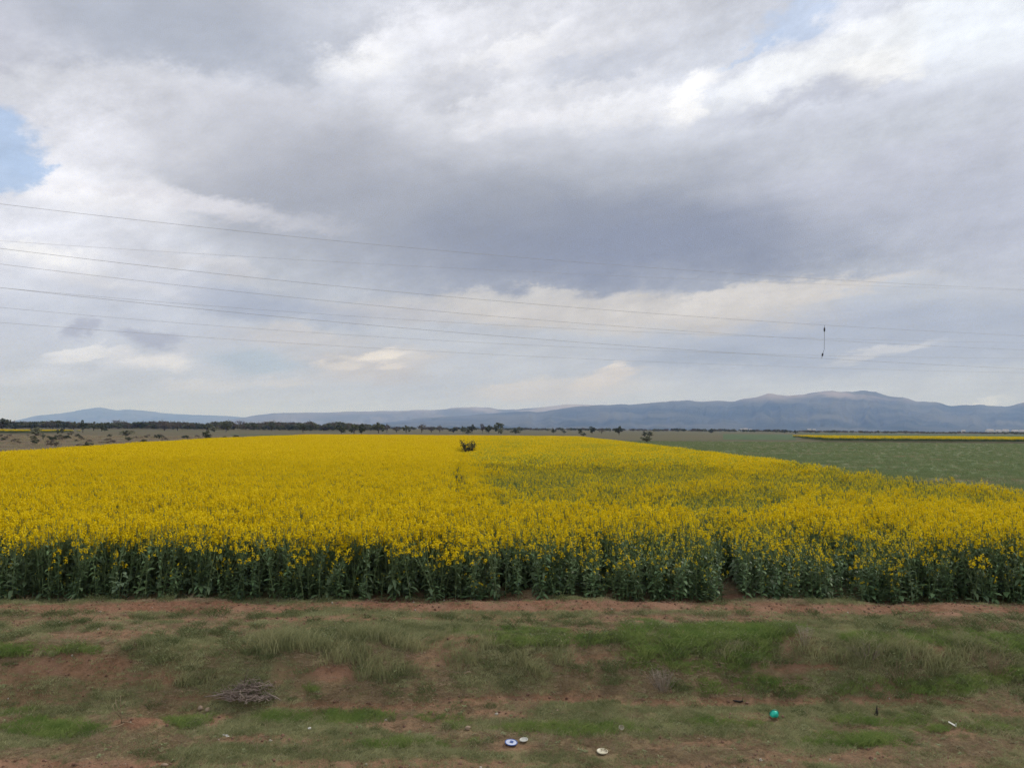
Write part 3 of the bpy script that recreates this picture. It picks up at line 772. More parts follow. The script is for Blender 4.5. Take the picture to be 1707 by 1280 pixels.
# young wheat blades near the rapeseed
def tuft(n, r, h0, h1, w, mat, bend=0.35, flatness=0.0, mats=None):
    mb = MB()
    for i in range(n):
        a = random.random()*6.283; rr = r*math.sqrt(random.random())
        p = np.array([rr*math.cos(a), rr*math.sin(a), -0.01])
        b = random.random()*6.283
        d = np.array([math.cos(b)*(bend+flatness), math.sin(b)*(bend+flatness), 1.0-flatness*0.8]); d /= np.linalg.norm(d)
        L = random.uniform(h0, h1)
        side = np.cross(d, (math.cos(b+1.3), math.sin(b+1.3), 0.1)); side /= np.linalg.norm(side)
        mid = p + d*L*0.55; tip = p + d*L + np.array([math.cos(b), math.sin(b), -0.35])*L*random.uniform(0.1, 0.5)
        mb.quad(tuple(p-side*w/2), tuple(p+side*w/2), tuple(mid+side*w*0.4), tuple(mid-side*w*0.4))
        mb.tri(tuple(mid-side*w*0.4), tuple(mid+side*w*0.4), tuple(tip))
    return mb
wh = [source('wheat_tuft', tuft(34, 0.32, 0.14, 0.30, 0.016, None).mesh('wheat_tuft', [M['wheat']])) for k in range(3)] + \
     [source('wheat_tuft_dry', tuft(26, 0.32, 0.08, 0.2, 0.014, None).mesh('wheat_tuft_dry', [M['thatch']]))]
cnt = 60000
y = 24 + 190*rng.random(cnt)**1.9; x = 18.2 + 130*rng.random(cnt)**1.4
keep = (x < y*0.70+7) & (x > right_edge(y)+0.5) & (fbm(x*0.25, y*0.9, 131, 4) > 0.34)
x, y = x[keep], y[keep]
pick = np.where(rng.random(len(x)) < 0.15+0.5*sstep(fbm(x*0.12, y*0.5, 133, 3), 0.5, 0.7), 3, rng.integers(0, 3, len(x)))
sc_ = uni(0.7, 1.2, len(x))
scatter('wheat_crop', np.stack([x, y, 0*x+0.03], -1), np.stack([0*x, 0*x, uni(0, 6.28, len(x))], -1), np.stack([sc_, sc_, sc_], -1), pick, wh, 'short dull green wheat on the field to the right', 'crop')
def crown_mesh(kind, seed):
    random.seed(seed)
    mb = MB(); tk = MB()
    cm = {'dark': 0, 'olive': 0, 'bare': 0, 'bush': 0, 'pale': 0}[kind]
    low = kind in ('bush', 'pale')
    th = 0.02 if low else 0.12
    tk.tube([(0, 0, -0.02), (0.01, 0, th*0.6+.05), (0.0, 0.01, 0.55)], [0.045, 0.036, 0.015], 5)
    nb = 7
    tips = []
    for i in range(nb):
        a = i*2.4+random.uniform(-.4, .4); r = random.uniform(0.18, 0.36); zt = random.uniform(0.30, 0.84) if not low else random.uniform(.22, .8)
        s0 = (0, 0, th + random.uniform(0, 0.2))
        s1 = (r*0.5*math.cos(a), r*0.5*math.sin(a), (s0[2]+zt)/2+0.03)
        s2 = (r*math.cos(a), r*math.sin(a), zt)
        tk.tube([s0, s1, s2], [0.022, 0.015, 0.006], 4); tips.append(s2)
    tips.append((0, 0, 0.86))
    if kind == 'bare':
        for t in tips:
            for j in range(34):
                d = np.array([random.gauss(0, 1), random.gauss(0, 1), random.gauss(0.5, .8)]); d /= np.linalg.norm(d)
                p = np.array(t)+np.array([random.gauss(0, .05) for _ in range(3)])
                q_ = p+d*random.uniform(0.08, 0.2)
                sd_ = np.cross(d, (0.4, 0.5, 0.3)); sd_ = sd_/np.linalg.norm(sd_)*0.015
                mb.tri(tuple(p-sd_), tuple(p+sd_), tuple(q_)); mb.tri(tuple(p-np.cross(sd_, d)), tuple(p+np.cross(sd_, d)), tuple(q_))
            for j in range(16):
                p = np.array(t)+np.array([random.gauss(0, .11) for _ in range(3)]); s_ = 0.034
                u = np.array([random.gauss(0, 1) for _ in range(3)]); u /= np.linalg.norm(u); v_ = np.cross(u, (.3, .9, .2)); v_ /= np.linalg.norm(v_)
                mb.quad(tuple(p+u*s_), tuple(p+v_*s_), tuple(p-u*s_), tuple(p-v_*s_))
    else:
        cl = []
        for t in tips:
            for j in range(3): cl.append((np.array(t)+np.array([random.gauss(0, .08), random.gauss(0, .08), random.gauss(0, .07)]), random.uniform(0.10, 0.19)))
        for c, r in cl:
            for j in range(20):
                d = np.array([random.gauss(0, 1) for _ in range(3)]); d /= np.linalg.norm(d)
                p = c + d*r*random.uniform(0.5, 1.0)
                if p[2] < 0.03: continue
                u = np.cross(d, (.2, .3, .93)) + np.array([random.gauss(0, .3) for _ in range(3)]); u /= np.linalg.norm(u); v_ = np.cross(d, u); v_ /= np.linalg.norm(v_)
                s_ = random.uniform(0.035, 0.075)
                mb.quad(tuple(p+u*s_), tuple(p+v_*s_), tuple(p-u*s_), tuple(p-v_*s_))
    mat = M[{'dark': 'crown_dark', 'olive': 'crown_mid', 'bare': 'crown_bare', 'bush': 'crown_dark', 'pale': 'crown_pale'}[kind]]
    return tk.mesh('trunk', [M['bark']]), mb.mesh('crown', [mat])
TREES = {k: [crown_mesh(k, 50+7*i+len(k)) for i in range(3)] for k in ('dark', 'olive', 'bare', 'bush', 'pale')}

# fallow weeds on the left
fw = [source('fallow_tuft', tuft(22, 0.25, 0.10, 0.35, 0.014, None).mesh('fallow_tuft', [M['thatch']])), source('fallow_tuft_green', tuft(22, 0.25, 0.1, 0.25, 0.016, None).mesh('fallow_tuft_green', [M['bank']]))]
cnt = 26000
y = 44 + 200*rng.random(cnt); x = -38 - 150*rng.random(cnt)
keep = (x > -y*0.72-2) & (x < left_edge(np.minimum(y, 204))-0.8) & (fbm(x*0.1, y*0.3, 135, 4) > 0.40)
fw.append(source('fallow_bush', TREES['bare'][0][1])); fw.append(source('fallow_bush_green', TREES['bush'][0][1]))
x, y = x[keep], y[keep]; sc_ = uni(0.8, 2.0, len(x))*np.where(rng.random(len(x)) < 0.12, 1.5, 1.0)
scatter('weeds', np.stack([x, y, 0*x+0.04], -1), np.stack([0*x, 0*x, uni(0, 6.28, len(x))], -1), np.stack([sc_*0.8, sc_*0.8, sc_*0.5], -1), np.where(rng.random(len(x)) < 0.013, rng.integers(2, 4, len(x)), (rng.random(len(x)) < 0.35).astype(int)), fw, 'sparse brown weeds on the fallow ground left of the rapeseed', 'weeds')
# the yellow fields far away
def far_rape(x0, x1, y0, y1, n, label):
    x = uni(x0, x1, n); y = uni(y0, y1, n)
    if x0 > 0: kk = x > 0.362*y+(330-y)*0.10+3*fbm(y*0.2, y*0, 3); x, y = x[kk], y[kk]; n = len(x)
    k = np.where(rng.random(n) < 0.5, rng.integers(0, 4, n), rng.integers(4, 7, n)); sc_ = uni(1.5, 2.0, n)
    scatter('rapeseed_crop', np.stack([x, y, 0*x], -1), np.stack([0*x, 0*x, uni(0, 6.28, n)], -1), np.stack([sc_, sc_, 1.3*uni(.93, 1.05, n)], -1), k, far_src, label, 'crop')
far_rape(83, 250, 228, 330, 9500, 'thin yellow strip of rapeseed far off on the right')
far_rape(-290, -188, 288, 335, 2600, 'small yellow patch of rapeseed far off at the left edge')

# ------------------------------------------------------------------ verge vegetation
gs = [source('turf_tuft', tuft(26, 0.10, 0.03, 0.075, 0.007, None, 0.6).mesh('turf_tuft', [M['grass']])) for k in range(3)] + \
     [source('lush_tuft', tuft(34, 0.11, 0.06, 0.14, 0.007, None, 0.5).mesh('lush_tuft', [M['lush']])) for k in range(3)] + \
     [source('bank_tuft', tuft(20, 0.09, 0.10, 0.23, 0.007, None, 0.25).mesh('bank_tuft', [M['bank']])) for k in range(3)] + \
     [source('thatch_tuft', tuft(24, 0.11, 0.03, 0.07, 0.006, None, 0.9, 0.5).mesh('thatch_tuft', [M['thatch']])) for k in range(2)] + \
     [source('straw_tuft', tuft(7, 0.07, 0.08, 0.20, 0.005, None, 0.4).mesh('straw_tuft', [M['straw']])) for k in range(2)]
def rosette():
    mb = MB()
    for i in range(13):
        a = i*2.4; L = random.uniform(0.05, 0.11)
        mb.leaf((random.gauss(0, .02), random.gauss(0, .02), 0.0), (math.cos(a), math.sin(a), random.uniform(.4, 1.3)), np.array([0, 0, 1.0]), L, L*0.4, 0.5, 0, 2)
    return mb
def weed_clump():
    a = tuft(90, 0.13, 0.04, 0.13, 0.007, None, 0.6)
    for i in range(46):
        t = random.random()*6.283; r = 0.11*math.sqrt(random.random()); L = random.uniform(0.014, 0.034)
        a.leaf((r*math.cos(t), r*math.sin(t), random.uniform(0.01, 0.11)), (math.cos(t), math.sin(t), random.uniform(.2, 1.5)), np.array([random.gauss(0, .5), 0, 1.0]), L, L*0.5, 0.5, 0, 2)
    return a
M['clump'] = material('dark_weed_blade', two((0.095, 0.125, 0.050, 1), (0.20, 0.215, 0.10, 1)), 0.65, 0.2, 0.15)
gs += [source('weed_rosette', rosette().mesh('weed_rosette', [M['weed']])) for k in range(2)]
gs += [source('weed_clump', weed_clump().mesh('weed_clump', [M['clump']])) for k in range(3)]
cnt = 205000
y = uni(7.6, 15.3, cnt); x = uni(-15.5, 15.5, cnt)
keep = (np.abs(x) < y*0.70+5.0) & (y < edge_y(x)+0.25)
for lx, ly, lr in [(852, 1241, .15), (873, 1238, .12), (1004, 1256, .14), (1035, 1220, .09), (1291, 1201, .10), (1588, 1215, .10), (376, 1231, .10), (516, 1219, .07), (1231, 1174, .12), (1461, 1193, .08), (334, 1186, .09), (346, 1187, .09), (780, 1216, .09)]:
    lp = ground_at(lx, ly); keep &= ((x-lp[0])/lr)**2 + ((y-(lp[1]-lr*0.6))/(lr*1.3))**2 > 1
x, y = x[keep], y[keep]; z = ground_z(x, y)
so, lu, ba = cover_maps(x, y, z)
n = len(x); u = rng.random(n)
green = fbm(x*0.8, y*1.6, 141, 4)
clump = sstep(fbm(x*2.6, y*5.0, 143, 3), 0.40, 0.58); ba = ba*(0.15+0.85*clump); lu = lu*(0.45+0.55*sstep(fbm(x*2.0, y*4.0, 145, 3), 0.36, 0.55))
keep = u < (1-0.92*so)*(0.6+0.4*np.maximum(lu, ba)) + 0.04
x, y, z, so, lu, ba, green = [a[keep] for a in (x, y, z, so, lu, ba, green)]
n = len(x); u = rng.random(n); v = rng.random(n)
pick = np.where(v < 0.12+0.85*sstep(green, 0.43, 0.58), rng.integers(0, 3, n), rng.integers(9, 11, n))
pick = np.where(u < lu*0.85, rng.integers(3, 6, n), pick)
u2 = rng.random(n)
pick = np.where((u2 < ba*0.5*(1-lu)), rng.integers(6, 9, n), pick)
w_ = rng.random(n)
pick = np.where(w_ < 0.022+0.03*ba, rng.integers(11, 13, n), pick)
pick = np.where(w_ > 0.980, rng.integers(13, 15, n), pick)
up = sstep(y, 10.6, 11.6)
pick = np.where((u > 0.9965-0.010*up-0.010*ba) & (so < 0.8), rng.integers(15, 18, n), pick)
sc_ = uni(0.5, 1.15, n)*(1-0.35*so)*np.where(pick >= 15, 0.75+0.6*up, 1.0)*np.where((pick >= 6) & (pick < 9), 1.15, 1.0)*np.where((pick >= 3) & (pick < 9), 0.55+0.65*np.maximum(lu, ba), 1.0)*np.where((pick >= 13) & (pick < 15), 0.6, 1.0)
scatter('grass', np.stack([x, y, z], -1), np.stack([rng.normal(0, .08, n), rng.normal(0, .08, n), uni(0, 6.28, n)], -1), np.stack([sc_, sc_, sc_*uni(.8, 1.2, n)], -1), pick, gs, 'patchy green and brown grass on the red soil of the verge', 'grass')
print('grass', n)
# crumbs of soil and gravel on the bare patches
def clod():
    mb = MB(); rings = 3
    V = []
    for i in range(5):
        for k in range(6):
            t = math.pi*(i+0.5)/5; a = 2*math.pi*k/6; r = random.uniform(0.7, 1.1)
            V.append((r*math.sin(t)*math.cos(a), r*math.sin(t)*math.sin(a), 0.7*r*math.cos(t)))
    mb.v = V
    for i in range(4):
        for k in range(6):
            mb.q.append((i*6+k, (i+1)*6+k, (i+1)*6+(k+1) % 6, i*6+(k+1) % 6)); mb.mq.append(0)
    mb.q.append((0, 1, 2, 3)); mb.mq.append(0); mb.q.append((0, 3, 4, 5)); mb.mq.append(0)
    return mb
M['clod'] = material('soil_clod', two((0.115, 0.060, 0.042, 1), (0.24, 0.150, 0.110, 1)), 0.95, 0, 0.1)
M['grit'] = material('pale_grit', two((0.28, 0.24, 0.20, 1), (0.48, 0.44, 0.39, 1)), 0.9, 0, 0.15)
cs = [source('clod', clod().mesh('clod', [M['clod']])) for k in range(4)] + [source('grit', clod().mesh('grit', [M['grit']])) for k in range(2)]
cnt = 35000
y = uni(7.6, 15.2, cnt); x = uni(-15.5, 15.5, cnt); z = ground_z(x, y)
so, lu, ba = cover_maps(x, y, z)
keep = (np.abs(x) < y*0.70+5.0) & (rng.random(cnt) < 0.08+0.9*so)
x, y, z = x[keep], y[keep], z[keep]; n = len(x)
pick = np.where(rng.random(n) < 0.035, rng.integers(4, 6, n), rng.integers(0, 4, n))
sc_ = 0.005 + 0.026*rng.random(n)**5
scatter('soil_crumbs', np.stack([x, y, z+sc_*0.2], -1), np.stack([uni(0, 6, n), uni(0, 6, n), uni(0, 6, n)], -1), np.stack([sc_]*3, -1), pick, cs, 'loose crumbs of red soil and a little grit on the verge', 'soil')

# ------------------------------------------------------------------ trees of the plain
HZ = lambda px: 708.2 + 12*px/1707.0
def vase_mesh(seed):
    random.seed(seed)
    tk, mb = MB(), MB()
    for i in range(7):
        a = i*2.4; r = random.uniform(0.15, 0.42); zt = random.uniform(0.66, 0.98)
        p0, p1, p2 = np.array([0, 0, 0.0]), np.array([r*0.35*math.cos(a), r*0.35*math.sin(a), 0.42]), np.array([r*math.cos(a), r*math.sin(a), zt])
        tk.tube([p0, p1, p2], [.022, .016, .006], 4)
        for j in range(120):
            t = random.random()**0.8
            c = p1+(p2-p1)*t + np.array([random.gauss(0, .055), random.gauss(0, .055), random.gauss(0, .045)])
            d = np.array([random.gauss(0, 1), random.gauss(0, 1), random.gauss(.6, .6)]); L = random.uniform(.05, .11)
            mb.leaf(c, d, np.array([random.gauss(0, .5), random.gauss(0, .5), 1.0]), L, L*0.45, 0.3, 0, 2)
    return tk.mesh('trunk', [M['bark']]), mb.mesh('crown', [M['crown_dark']])
def tree(px, top, base_y, width, kind, label, group=None, var=0, extra=0.0):
    Y = CAMZ*PF/max(base_y-HZ(px), 1.5)
    p = at_depth(px, base_y, Y); p[2] = 0.0
    h = (base_y-top)/PF*Y; wd = width/PF*Y
    low = kind in ('bush', 'pale')
    o = empty('shrub' if low else 'tree', p, random.random()*6.28)
    tk, cr = TREES[kind][var % 3]
    for nm, me_ in (('trunk', tk), ('crown', cr)):
        c = link(bpy.data.objects.new(nm, me_), o)
    o.scale = (wd/0.95, wd/0.95, h/0.98)
    tag(o, label, 'shrub' if low else 'tree', group)
    return o
TG = 'trees scattered along the far edge of the plain'
SG = 'shrubs dotted over the plain'
TL = [
 (3, 698, 718, 24, 'dark', 'dark tree cut by the left edge above the small yellow patch'),
 (25, 708, 717, 14, 'bush', 'low dark shrub just right of the small yellow patch at far left'),
 (53, 703.5, 715, 18, 'olive', 'first olive tree right of the yellow patch at far left'),
 (68, 702, 715, 12, 'dark', 'narrow dark tree between two rounder olive trees at far left'),
 (88, 702, 715, 20, 'olive', 'wide olive tree under the left shoulder of the pale mountain'),
 (107, 705, 716, 14, 'dark', 'short dark tree above two small dark shrubs on the left plain'),
 (123, 703, 716, 14, 'olive', 'olive tree just left of the tall dark tree below the pale peak'),
 (138, 702, 721, 13, 'dark', 'tall dark tree with clear trunk standing forward below the pale peak'),
 (156, 704, 718, 12, 'olive', 'narrow olive tree right below the top of the pale mountain'),
 (169, 704.5, 719, 13, 'olive', 'olive tree with a dark bush at its foot below the pale peak'),
 (175, 711, 719, 10, 'bush', 'dark bush at the foot of an olive tree below the pale peak'),
 (197, 700.5, 714.5, 25, 'bare', 'wide brownish bare tree right of the pale peak'),
 (274, 702, 718, 21, 'bare', 'broad bare tree left of a thinner one, right of the pale mountain'),
 (296, 703, 718, 15, 'bare', 'thin bare tree close beside a broader bare tree on its left'),
 (345, 706, 718, 18, 'olive', 'low olive tree above the shrub by the left rapeseed corner'),
 (357, 711, 720, 16, 'pale', 'pale green bush between low olive trees behind the left rapeseed corner'),
 (377, 704.5, 720, 16, 'olive', 'pointed olive tree just left of the tall bare crown'),
 (401, 701.5, 714, 19, 'bare', 'tall dark bare crown standing highest in the left tree line'),
 (417, 705, 716, 12, 'dark', 'small dark tree leaning on the tall bare crown'),
 (453, 704, 718, 13, 'olive', 'olive tree on its own where the flat blue ridge begins'),
 (482, 709, 718, 16, 'dark', 'flat dark tree left of the two dark green trees'),
 (505, 707, 721, 15, 'dark', 'left and taller of two close dark green trees'),
 (517, 709.5, 719, 11, 'bush', 'dark shrub hard against a taller dark green tree'),
 (540, 709, 718.5, 18, 'bare', 'low bare tree between the dark green pair and the leaning grove'),
 (569, 710, 723, 16, 'olive', 'leftmost olive tree of the grove above the rapeseed edge'),
 (590, 708.5, 724, 18, 'olive', 'middle tree of the grove above the rapeseed edge with thin trunks'),
 (603, 708.5, 724, 16, 'dark', 'darker tree in the grove above the rapeseed edge'),
 (631, 704.5, 722, 20, 'olive', 'tallest tree of the grove above the rapeseed edge'),
 (645, 707, 721, 13, 'bare', 'bare tree touching the tallest tree of the grove'),
 (661, 711, 721, 16, 'bare', 'small bare tree in the gap right of the grove'),
 (677, 709, 721.5, 15, 'olive', 'rounded olive tree left of the middle bare tree'),
 (703, 707, 721, 15, 'bare', 'round bare tree midway between the grove and the dark bush'),
 (719, 711, 721, 14, 'bare', 'low reddish bare tree right of a taller round one'),
 (733, 710, 721, 12, 'bare', 'thin bare tree at the left end of the meadow gap'),
 (756, 713, 721, 18, 'bush', 'low shrub left of the dark bush behind the rapeseed'),
 (772, 711, 722, 10, 'olive', 'slim olive tree left of the dark bush behind the rapeseed'),
 (780, 715.5, 724, 10, 'bush', 'almost black bush standing against the far rapeseed edge'),
 (787, 708.5, 722, 13, 'dark', 'dark tree rising behind the almost black bush'),
 (804, 706.5, 722, 10, 'bare', 'spiky bare tree at the left end of the clump right of centre'),
 (815, 709, 722, 15, 'olive', 'olive tree inside the clump right of centre'),
 (831, 705.5, 722, 18, 'olive', 'broad high tree at the right end of the clump right of centre'),
 (835, 714.5, 723.5, 12, 'pale', 'pale green shrub in front of the broad high tree'),
 (860, 715, 723, 18, 'bush', 'low grey shrub right of the clump, against the mountain'),
 (923, 715.5, 722, 11, 'bush', 'small dark flat shrub alone left of the round dark trees'),
 (941, 718, 722, 8, 'bush', 'tiny dark shrub between a flat shrub and a slim tree'),
 (967, 715, 725, 7, 'dark', 'slim dark tree with a low bush on its right'),
 (973, 721.5, 727, 10, 'bush', 'low bush at the right foot of the slim dark tree'),
 (987, 712.5, 723, 13, 'dark', 'round dark tree, left one of a spaced pair'),
 (1003, 714, 723, 11, 'bare', 'brownish round tree, right one of a spaced pair'),
 (1032, 711.5, 725, 15, 'dark', 'biggest round dark tree, alone before the mountain foot'),
 (1074, 720, 728, 9, 'bush', 'left of two dark shrubs side by side near the field corner'),
 (1083, 719.5, 728, 9, 'bush', 'right of two dark shrubs side by side near the field corner'),
 (1078, 727, 737, 22, 'pale', 'pale spreading shrub just in front of two dark shrubs'),
 (1185, 715.5, 722, 10, 'bush', 'small dark shrub on the plain below the wavy mountain crest'),
 (1308, 716, 722, 12, 'dark', 'dark tree above the left tip of the far yellow strip'),
 (1326, 717.5, 723, 9, 'bush', 'small shrub above the far yellow strip near its left tip'),
 (60, 714, 727, 20, 'pale', 'pale grey spreading shrub on the fallow ground at left'),
 (96, 716, 724, 5, 'bush', 'left of two small dark shrubs on the fallow ground'),
 (103, 713, 723, 6, 'bush', 'right and taller of two small dark shrubs on the fallow ground'),
 (345, 719, 731.5, 14, 'bush', 'grey green shrub at the left rear corner of the rapeseed'),
 (213, 717, 726, 22, 'pale', 'pale thin shrub on the fallow ground below the bare trees'),
 (72, 722, 733, 5, 'pale', 'thin twiggy sapling in the middle of the fallow ground'),
]
for i, (px, top, by, w, kind, lab) in enumerate(TL):
    tree(px, top, by, w, kind, lab, SG if kind in ('bush', 'pale') else TG, i)
# the dark line of woods behind them
ws = [source('wood_tree', TREES[k][j][1]) for k in ('dark', 'olive', 'bare') for j in (0, 1)]
n = 1500
px = np.concatenate([uni(-60, 640, 1300), uni(640, 1300, 450), uni(1300, 1790, 450)]); n = len(px)
dep = np.where(px < 640, uni(650, 1000, n), np.where(px < 1300, uni(1000, 1700, n), uni(900, 1500, n)))
hh = np.where(px < 640, uni(3.2, 7.0, n), np.where(px < 1300, uni(2.8, 4.6, n), uni(1.8, 3.4, n)))*(0.75+0.6*fbm(px*0.03, px*0, 151, 3))
X = (px-PW/2)/PF*dep
pk = np.where(px < 1300, rng.choice([0, 2, 3, 4, 5, 2, 4], n), rng.choice([2, 3, 4, 5], n))
scatter('distant_woodland', np.stack([X, dep, 0*X], -1), np.stack([0*X, 0*X, uni(0, 6.28, n)], -1), np.stack([hh*uni(1.2, 2.2, n)]*2+[hh], -1), pk, ws, 'dark thin line of woods along the foot of the mountains', 'woodland')

# shrubs that stand in the rapeseed itself
def field_shrub(loc, h, w, kind, label, var):
    o = empty('shrub', loc, 0.7)
    tk, cr = vase_mesh(300+var)
    for nm, me_ in (('trunk', tk), ('crown', cr)): link(bpy.data.objects.new(nm, me_), o)
    o.scale = (w/0.95, w/0.95, h/0.98)
    tag(o, label, 'shrub')
p = at(780, 771); field_shrub(p, 2.25, 1.9, 'olive', 'lone dark leafy shrub rising out of the far rapeseed at the seam', 1)
p = at(766, 842); field_shrub(p, 1.38, 0.42, 'dark', 'narrow dark shrub sunk in the rapeseed left of the green patch', 2)

M['charcoal'] = material('dark_log_bark', flat((0.03, 0.024, 0.02)), 0.9)
for px_, py_, L_, h_, lab in [(380, 731.5, 1.5, 0.40, 'black log lying at the left rear margin of the rapeseed'), (403, 729.5, 1.1, 0.3, 'smaller dark log right of the black one at the rapeseed margin'), (172, 738.5, 0.9, 0.22, 'dark log on the fallow ground near the rapeseed edge')]:
    p = at(px_, py_); mb = MB()
    mb.tube([(-L_, 0, h_*.5), (-L_*.4, .1, h_*.55), (L_*.3, 0, h_*.5), (L_, .1, h_*.45)], [h_*.42, h_*.52, h_*.5, h_*.36], 8)
    mb.tube([(L_*.2, 0, h_*.6), (L_*.45, .1, h_*1.3)], [h_*.2, h_*.1], 6)
    tag(mb.build('log', M['charcoal'], None, tuple(p)), lab, 'log')

# ------------------------------------------------------------------ far houses
M['white_wall'] = material('pale_wall', flat((0.62, 0.60, 0.57)), 0.85)
M['roof'] = material('grey_roof', flat((0.36, 0.33, 0.32)), 0.85)
def house(px, Y, w, h, label, group):
    p = at_depth(px, HZ(px), Y); p[2] = 0
    o = empty('house', p)
    d = w*0.6
    mb = MB()
    mb.v = [(-w/2, -d/2, 0), (w/2, -d/2, 0), (w/2, d/2, 0), (-w/2, d/2, 0), (-w/2, -d/2, h), (w/2, -d/2, h), (w/2, d/2, h), (-w/2, d/2, h), (-w/2, 0, h+w*0.2), (w/2, 0, h+w*0.2)]
    mb.q = [(0, 1, 5, 4), (1, 2, 6, 5), (2, 3, 7, 6), (3, 0, 4, 7)]; mb.mq = [0]*4
    mb.t = [(4, 7, 8), (5, 9, 6)]; mb.mt = [0, 0]
    mb.build('wall', M['white_wall'], o, smooth=False)
    r = MB(); e = 0.4; t = 0.25
    for sgn in (-1, 1):
        a = [(-w/2-e, sgn*(d/2+e), h-0.1), (w/2+e, sgn*(d/2+e), h-0.1), (w/2+e, 0, h+w*0.2+0.15), (-w/2-e, 0, h+w*0.2+0.15)]
        r.quad(*a); r.quad(*[(x_, y_, z_+t) for x_, y_, z_ in a])
    r.build('roof', M['roof'], o, smooth=False)
    tag(o, label, 'house', group)
HG = 'pale houses of a village at the mountain foot'
for px, Y, w, h in [(1236, 3600, 12, 7), (1243, 3700, 18, 9), (1251, 3500, 12, 6), (1349, 3400, 16, 7), (1357, 3600, 12, 8)]:
    house(px, Y, w, h, 'tiny pale house of the village strung along the mountain foot behind the far yellow strip', HG)
HG2 = 'pale long buildings at the right edge of the plain'
for px, Y, w, h in [(1606, 3200, 14, 7), (1650, 3000, 26, 8), (1664, 3100, 20, 8), (1676, 3000, 22, 9), (1692, 3100, 24, 7), (1704, 3000, 20, 8)]:
    house(px, Y, w, h, 'tiny long white building by the right edge of the photo at the mountain foot', HG2)

# ------------------------------------------------------------------ overhead cables
M['cable'] = material('dull_cable', lambda q: q.mix(q.smooth(q.noise(opos(q), 3.0, 3), 0.3, 0.7), (0.36, 0.365, 0.39, 1), (0.50, 0.505, 0.53, 1)), 0.6)
M['clamp'] = material('dark_clamp', flat((0.06, 0.064, 0.075)), 0.6)
def plane_pt(px, py, off):
    """the pixel's point on the upright plane the cables hang in: 20 m off at the left edge of the view, 34 m at the right"""
    a = np.array([-13.3, 20.0+off]); b_ = np.array([22.7, 34.0+off])
    d = ray(px, py)
    nrm = np.array([-(b_-a)[1], (b_-a)[0]])
    t = (nrm@a)/(nrm@d[:2])
    return EYE + d*t
def cable(pts, off, r, label):
    xs = [p[0] for p in pts]; ys = [p[1] for p in pts]
    c = np.polyfit(xs, ys, 2)
    P = [plane_pt(x_, np.polyval(c, x_), off) for x_ in np.linspace(-160, 1900, 60)]
    mb = MB(); mb.tube(P, r*0.50, 6)
    o = mb.build('cable', M['cable'])
    tag(o, label, 'cable', 'overhead cables crossing the sky')
    return c
c1 = cable([(0, 341), (400, 384), (850, 427), (1250, 460), (1707, 482)], 0.0, 0.009, 'topmost overhead cable, high over the left of the field')
cable([(0, 402), (250, 418), (700, 443), (1250, 471), (1560, 479)], 1.5, 0.006, 'thin faint cable, second from the top at the left')
cU = cable([(0, 415), (400, 459), (850, 504), (1375, 543), (1707, 559)], 0.0, 0.010, 'dark overhead cable that the short hanging dropper is clamped to')
cable([(0, 441), (400, 485), (850, 530), (1250, 560), (1707, 583)], 1.0, 0.009, 'overhead cable running next below the one with the hanging dropper')
cable([(0, 480), (400, 513), (850, 543), (1250, 561), (1707, 571)], 1.8, 0.007, 'thinner upper cable of the two that touch at the left edge')
cL = cable([(0, 480), (400, 521), (850, 561), (1370, 599), (1707, 614)], 0.0, 0.010, 'lower cable of the two touching at the left edge, ending the dropper')
cable([(0, 513), (400, 545), (850, 574), (1250, 590), (1707, 597)], 1.2, 0.007, 'second lowest overhead cable at the left edge')
cable([(0, 538), (400, 566), (850, 592), (1250, 610), (1707, 621)], 0.6, 0.007, 'lowest overhead cable, nearest above the mountain crest')
dr = empty('cable_dropper', plane_pt(1374, np.polyval(cU, 1374), 0.0))
inv = np.array(dr.location)
A = [plane_pt(1374.5, np.polyval(cU, 1374.5), 0.0)-inv, plane_pt(1374.2, 560, 0.0)-inv, plane_pt(1374, 582, 0.0)-inv, plane_pt(1371.5, 590, 0.0)-inv, plane_pt(1369.5, np.polyval(cL, 1369.5), 0.0)-inv]
mb = MB(); mb.tube(A, 0.0065, 6); mb.build('wire', M['clamp'], dr)
def clampm(p0, p1):
    p0, p1 = np.array(p0), np.array(p1); ts = (0, .1, .35, .65, .9, 1); mb = MB()
    mb.tube([p0+(p1-p0)*t for t in ts], [0.012, 0.028, 0.034, 0.034, 0.026, 0.012], 8); return mb
clampm(plane_pt(1374.4, 546, 0)-inv, plane_pt(1374.2, 553, 0)-inv).build('clamp', M['clamp'], dr)
clampm(plane_pt(1371.8, 588.5, 0)-inv, plane_pt(1370.4, 594, 0)-inv).build('clamp', M['clamp'], dr)
tag(dr, 'short dark dropper with two clamps hanging between two overhead cables', 'cable dropper')

# ------------------------------------------------------------------ single plants at the front of the rapeseed
def rape_thing(px, dy, h, wdt, kind, label):
    pp = at(px, 1000); x_ = pp[0]; y_ = float(edge_y(x_))+dy
    o = empty('rapeseed_plant', (x_, y_, float(ground_z(x_, y_))-0.01), random.random()*6.28)
    st, lf, hd = rape_plant(kind)
    st.build('stem', MATS_R, o); lf.build('foliage', MATS_R, o); hd.build('blossom', MATS_R, o)
    o.scale = (wdt, wdt, h)
    tag(o, label, 'rapeseed plant', 'single rapeseed plants at the front of the field')
rape_thing(790, -0.04, 0.95, 1.3, 'full', 'low yellow flowering rapeseed plant filling the dip where the seam meets the verge')
rape_thing(1058, -0.06, 0.80, 1.0, 'full', 'yellow rapeseed plant flowering low among bare green ones')
rape_thing(1037, 0.02, 0.72, 0.8, 'thin', 'short half open rapeseed plant left of a low yellow one')
rape_thing(1284, -0.04, 1.02, 1.1, 'full', 'bright yellow rapeseed plant just right of the bare notch')
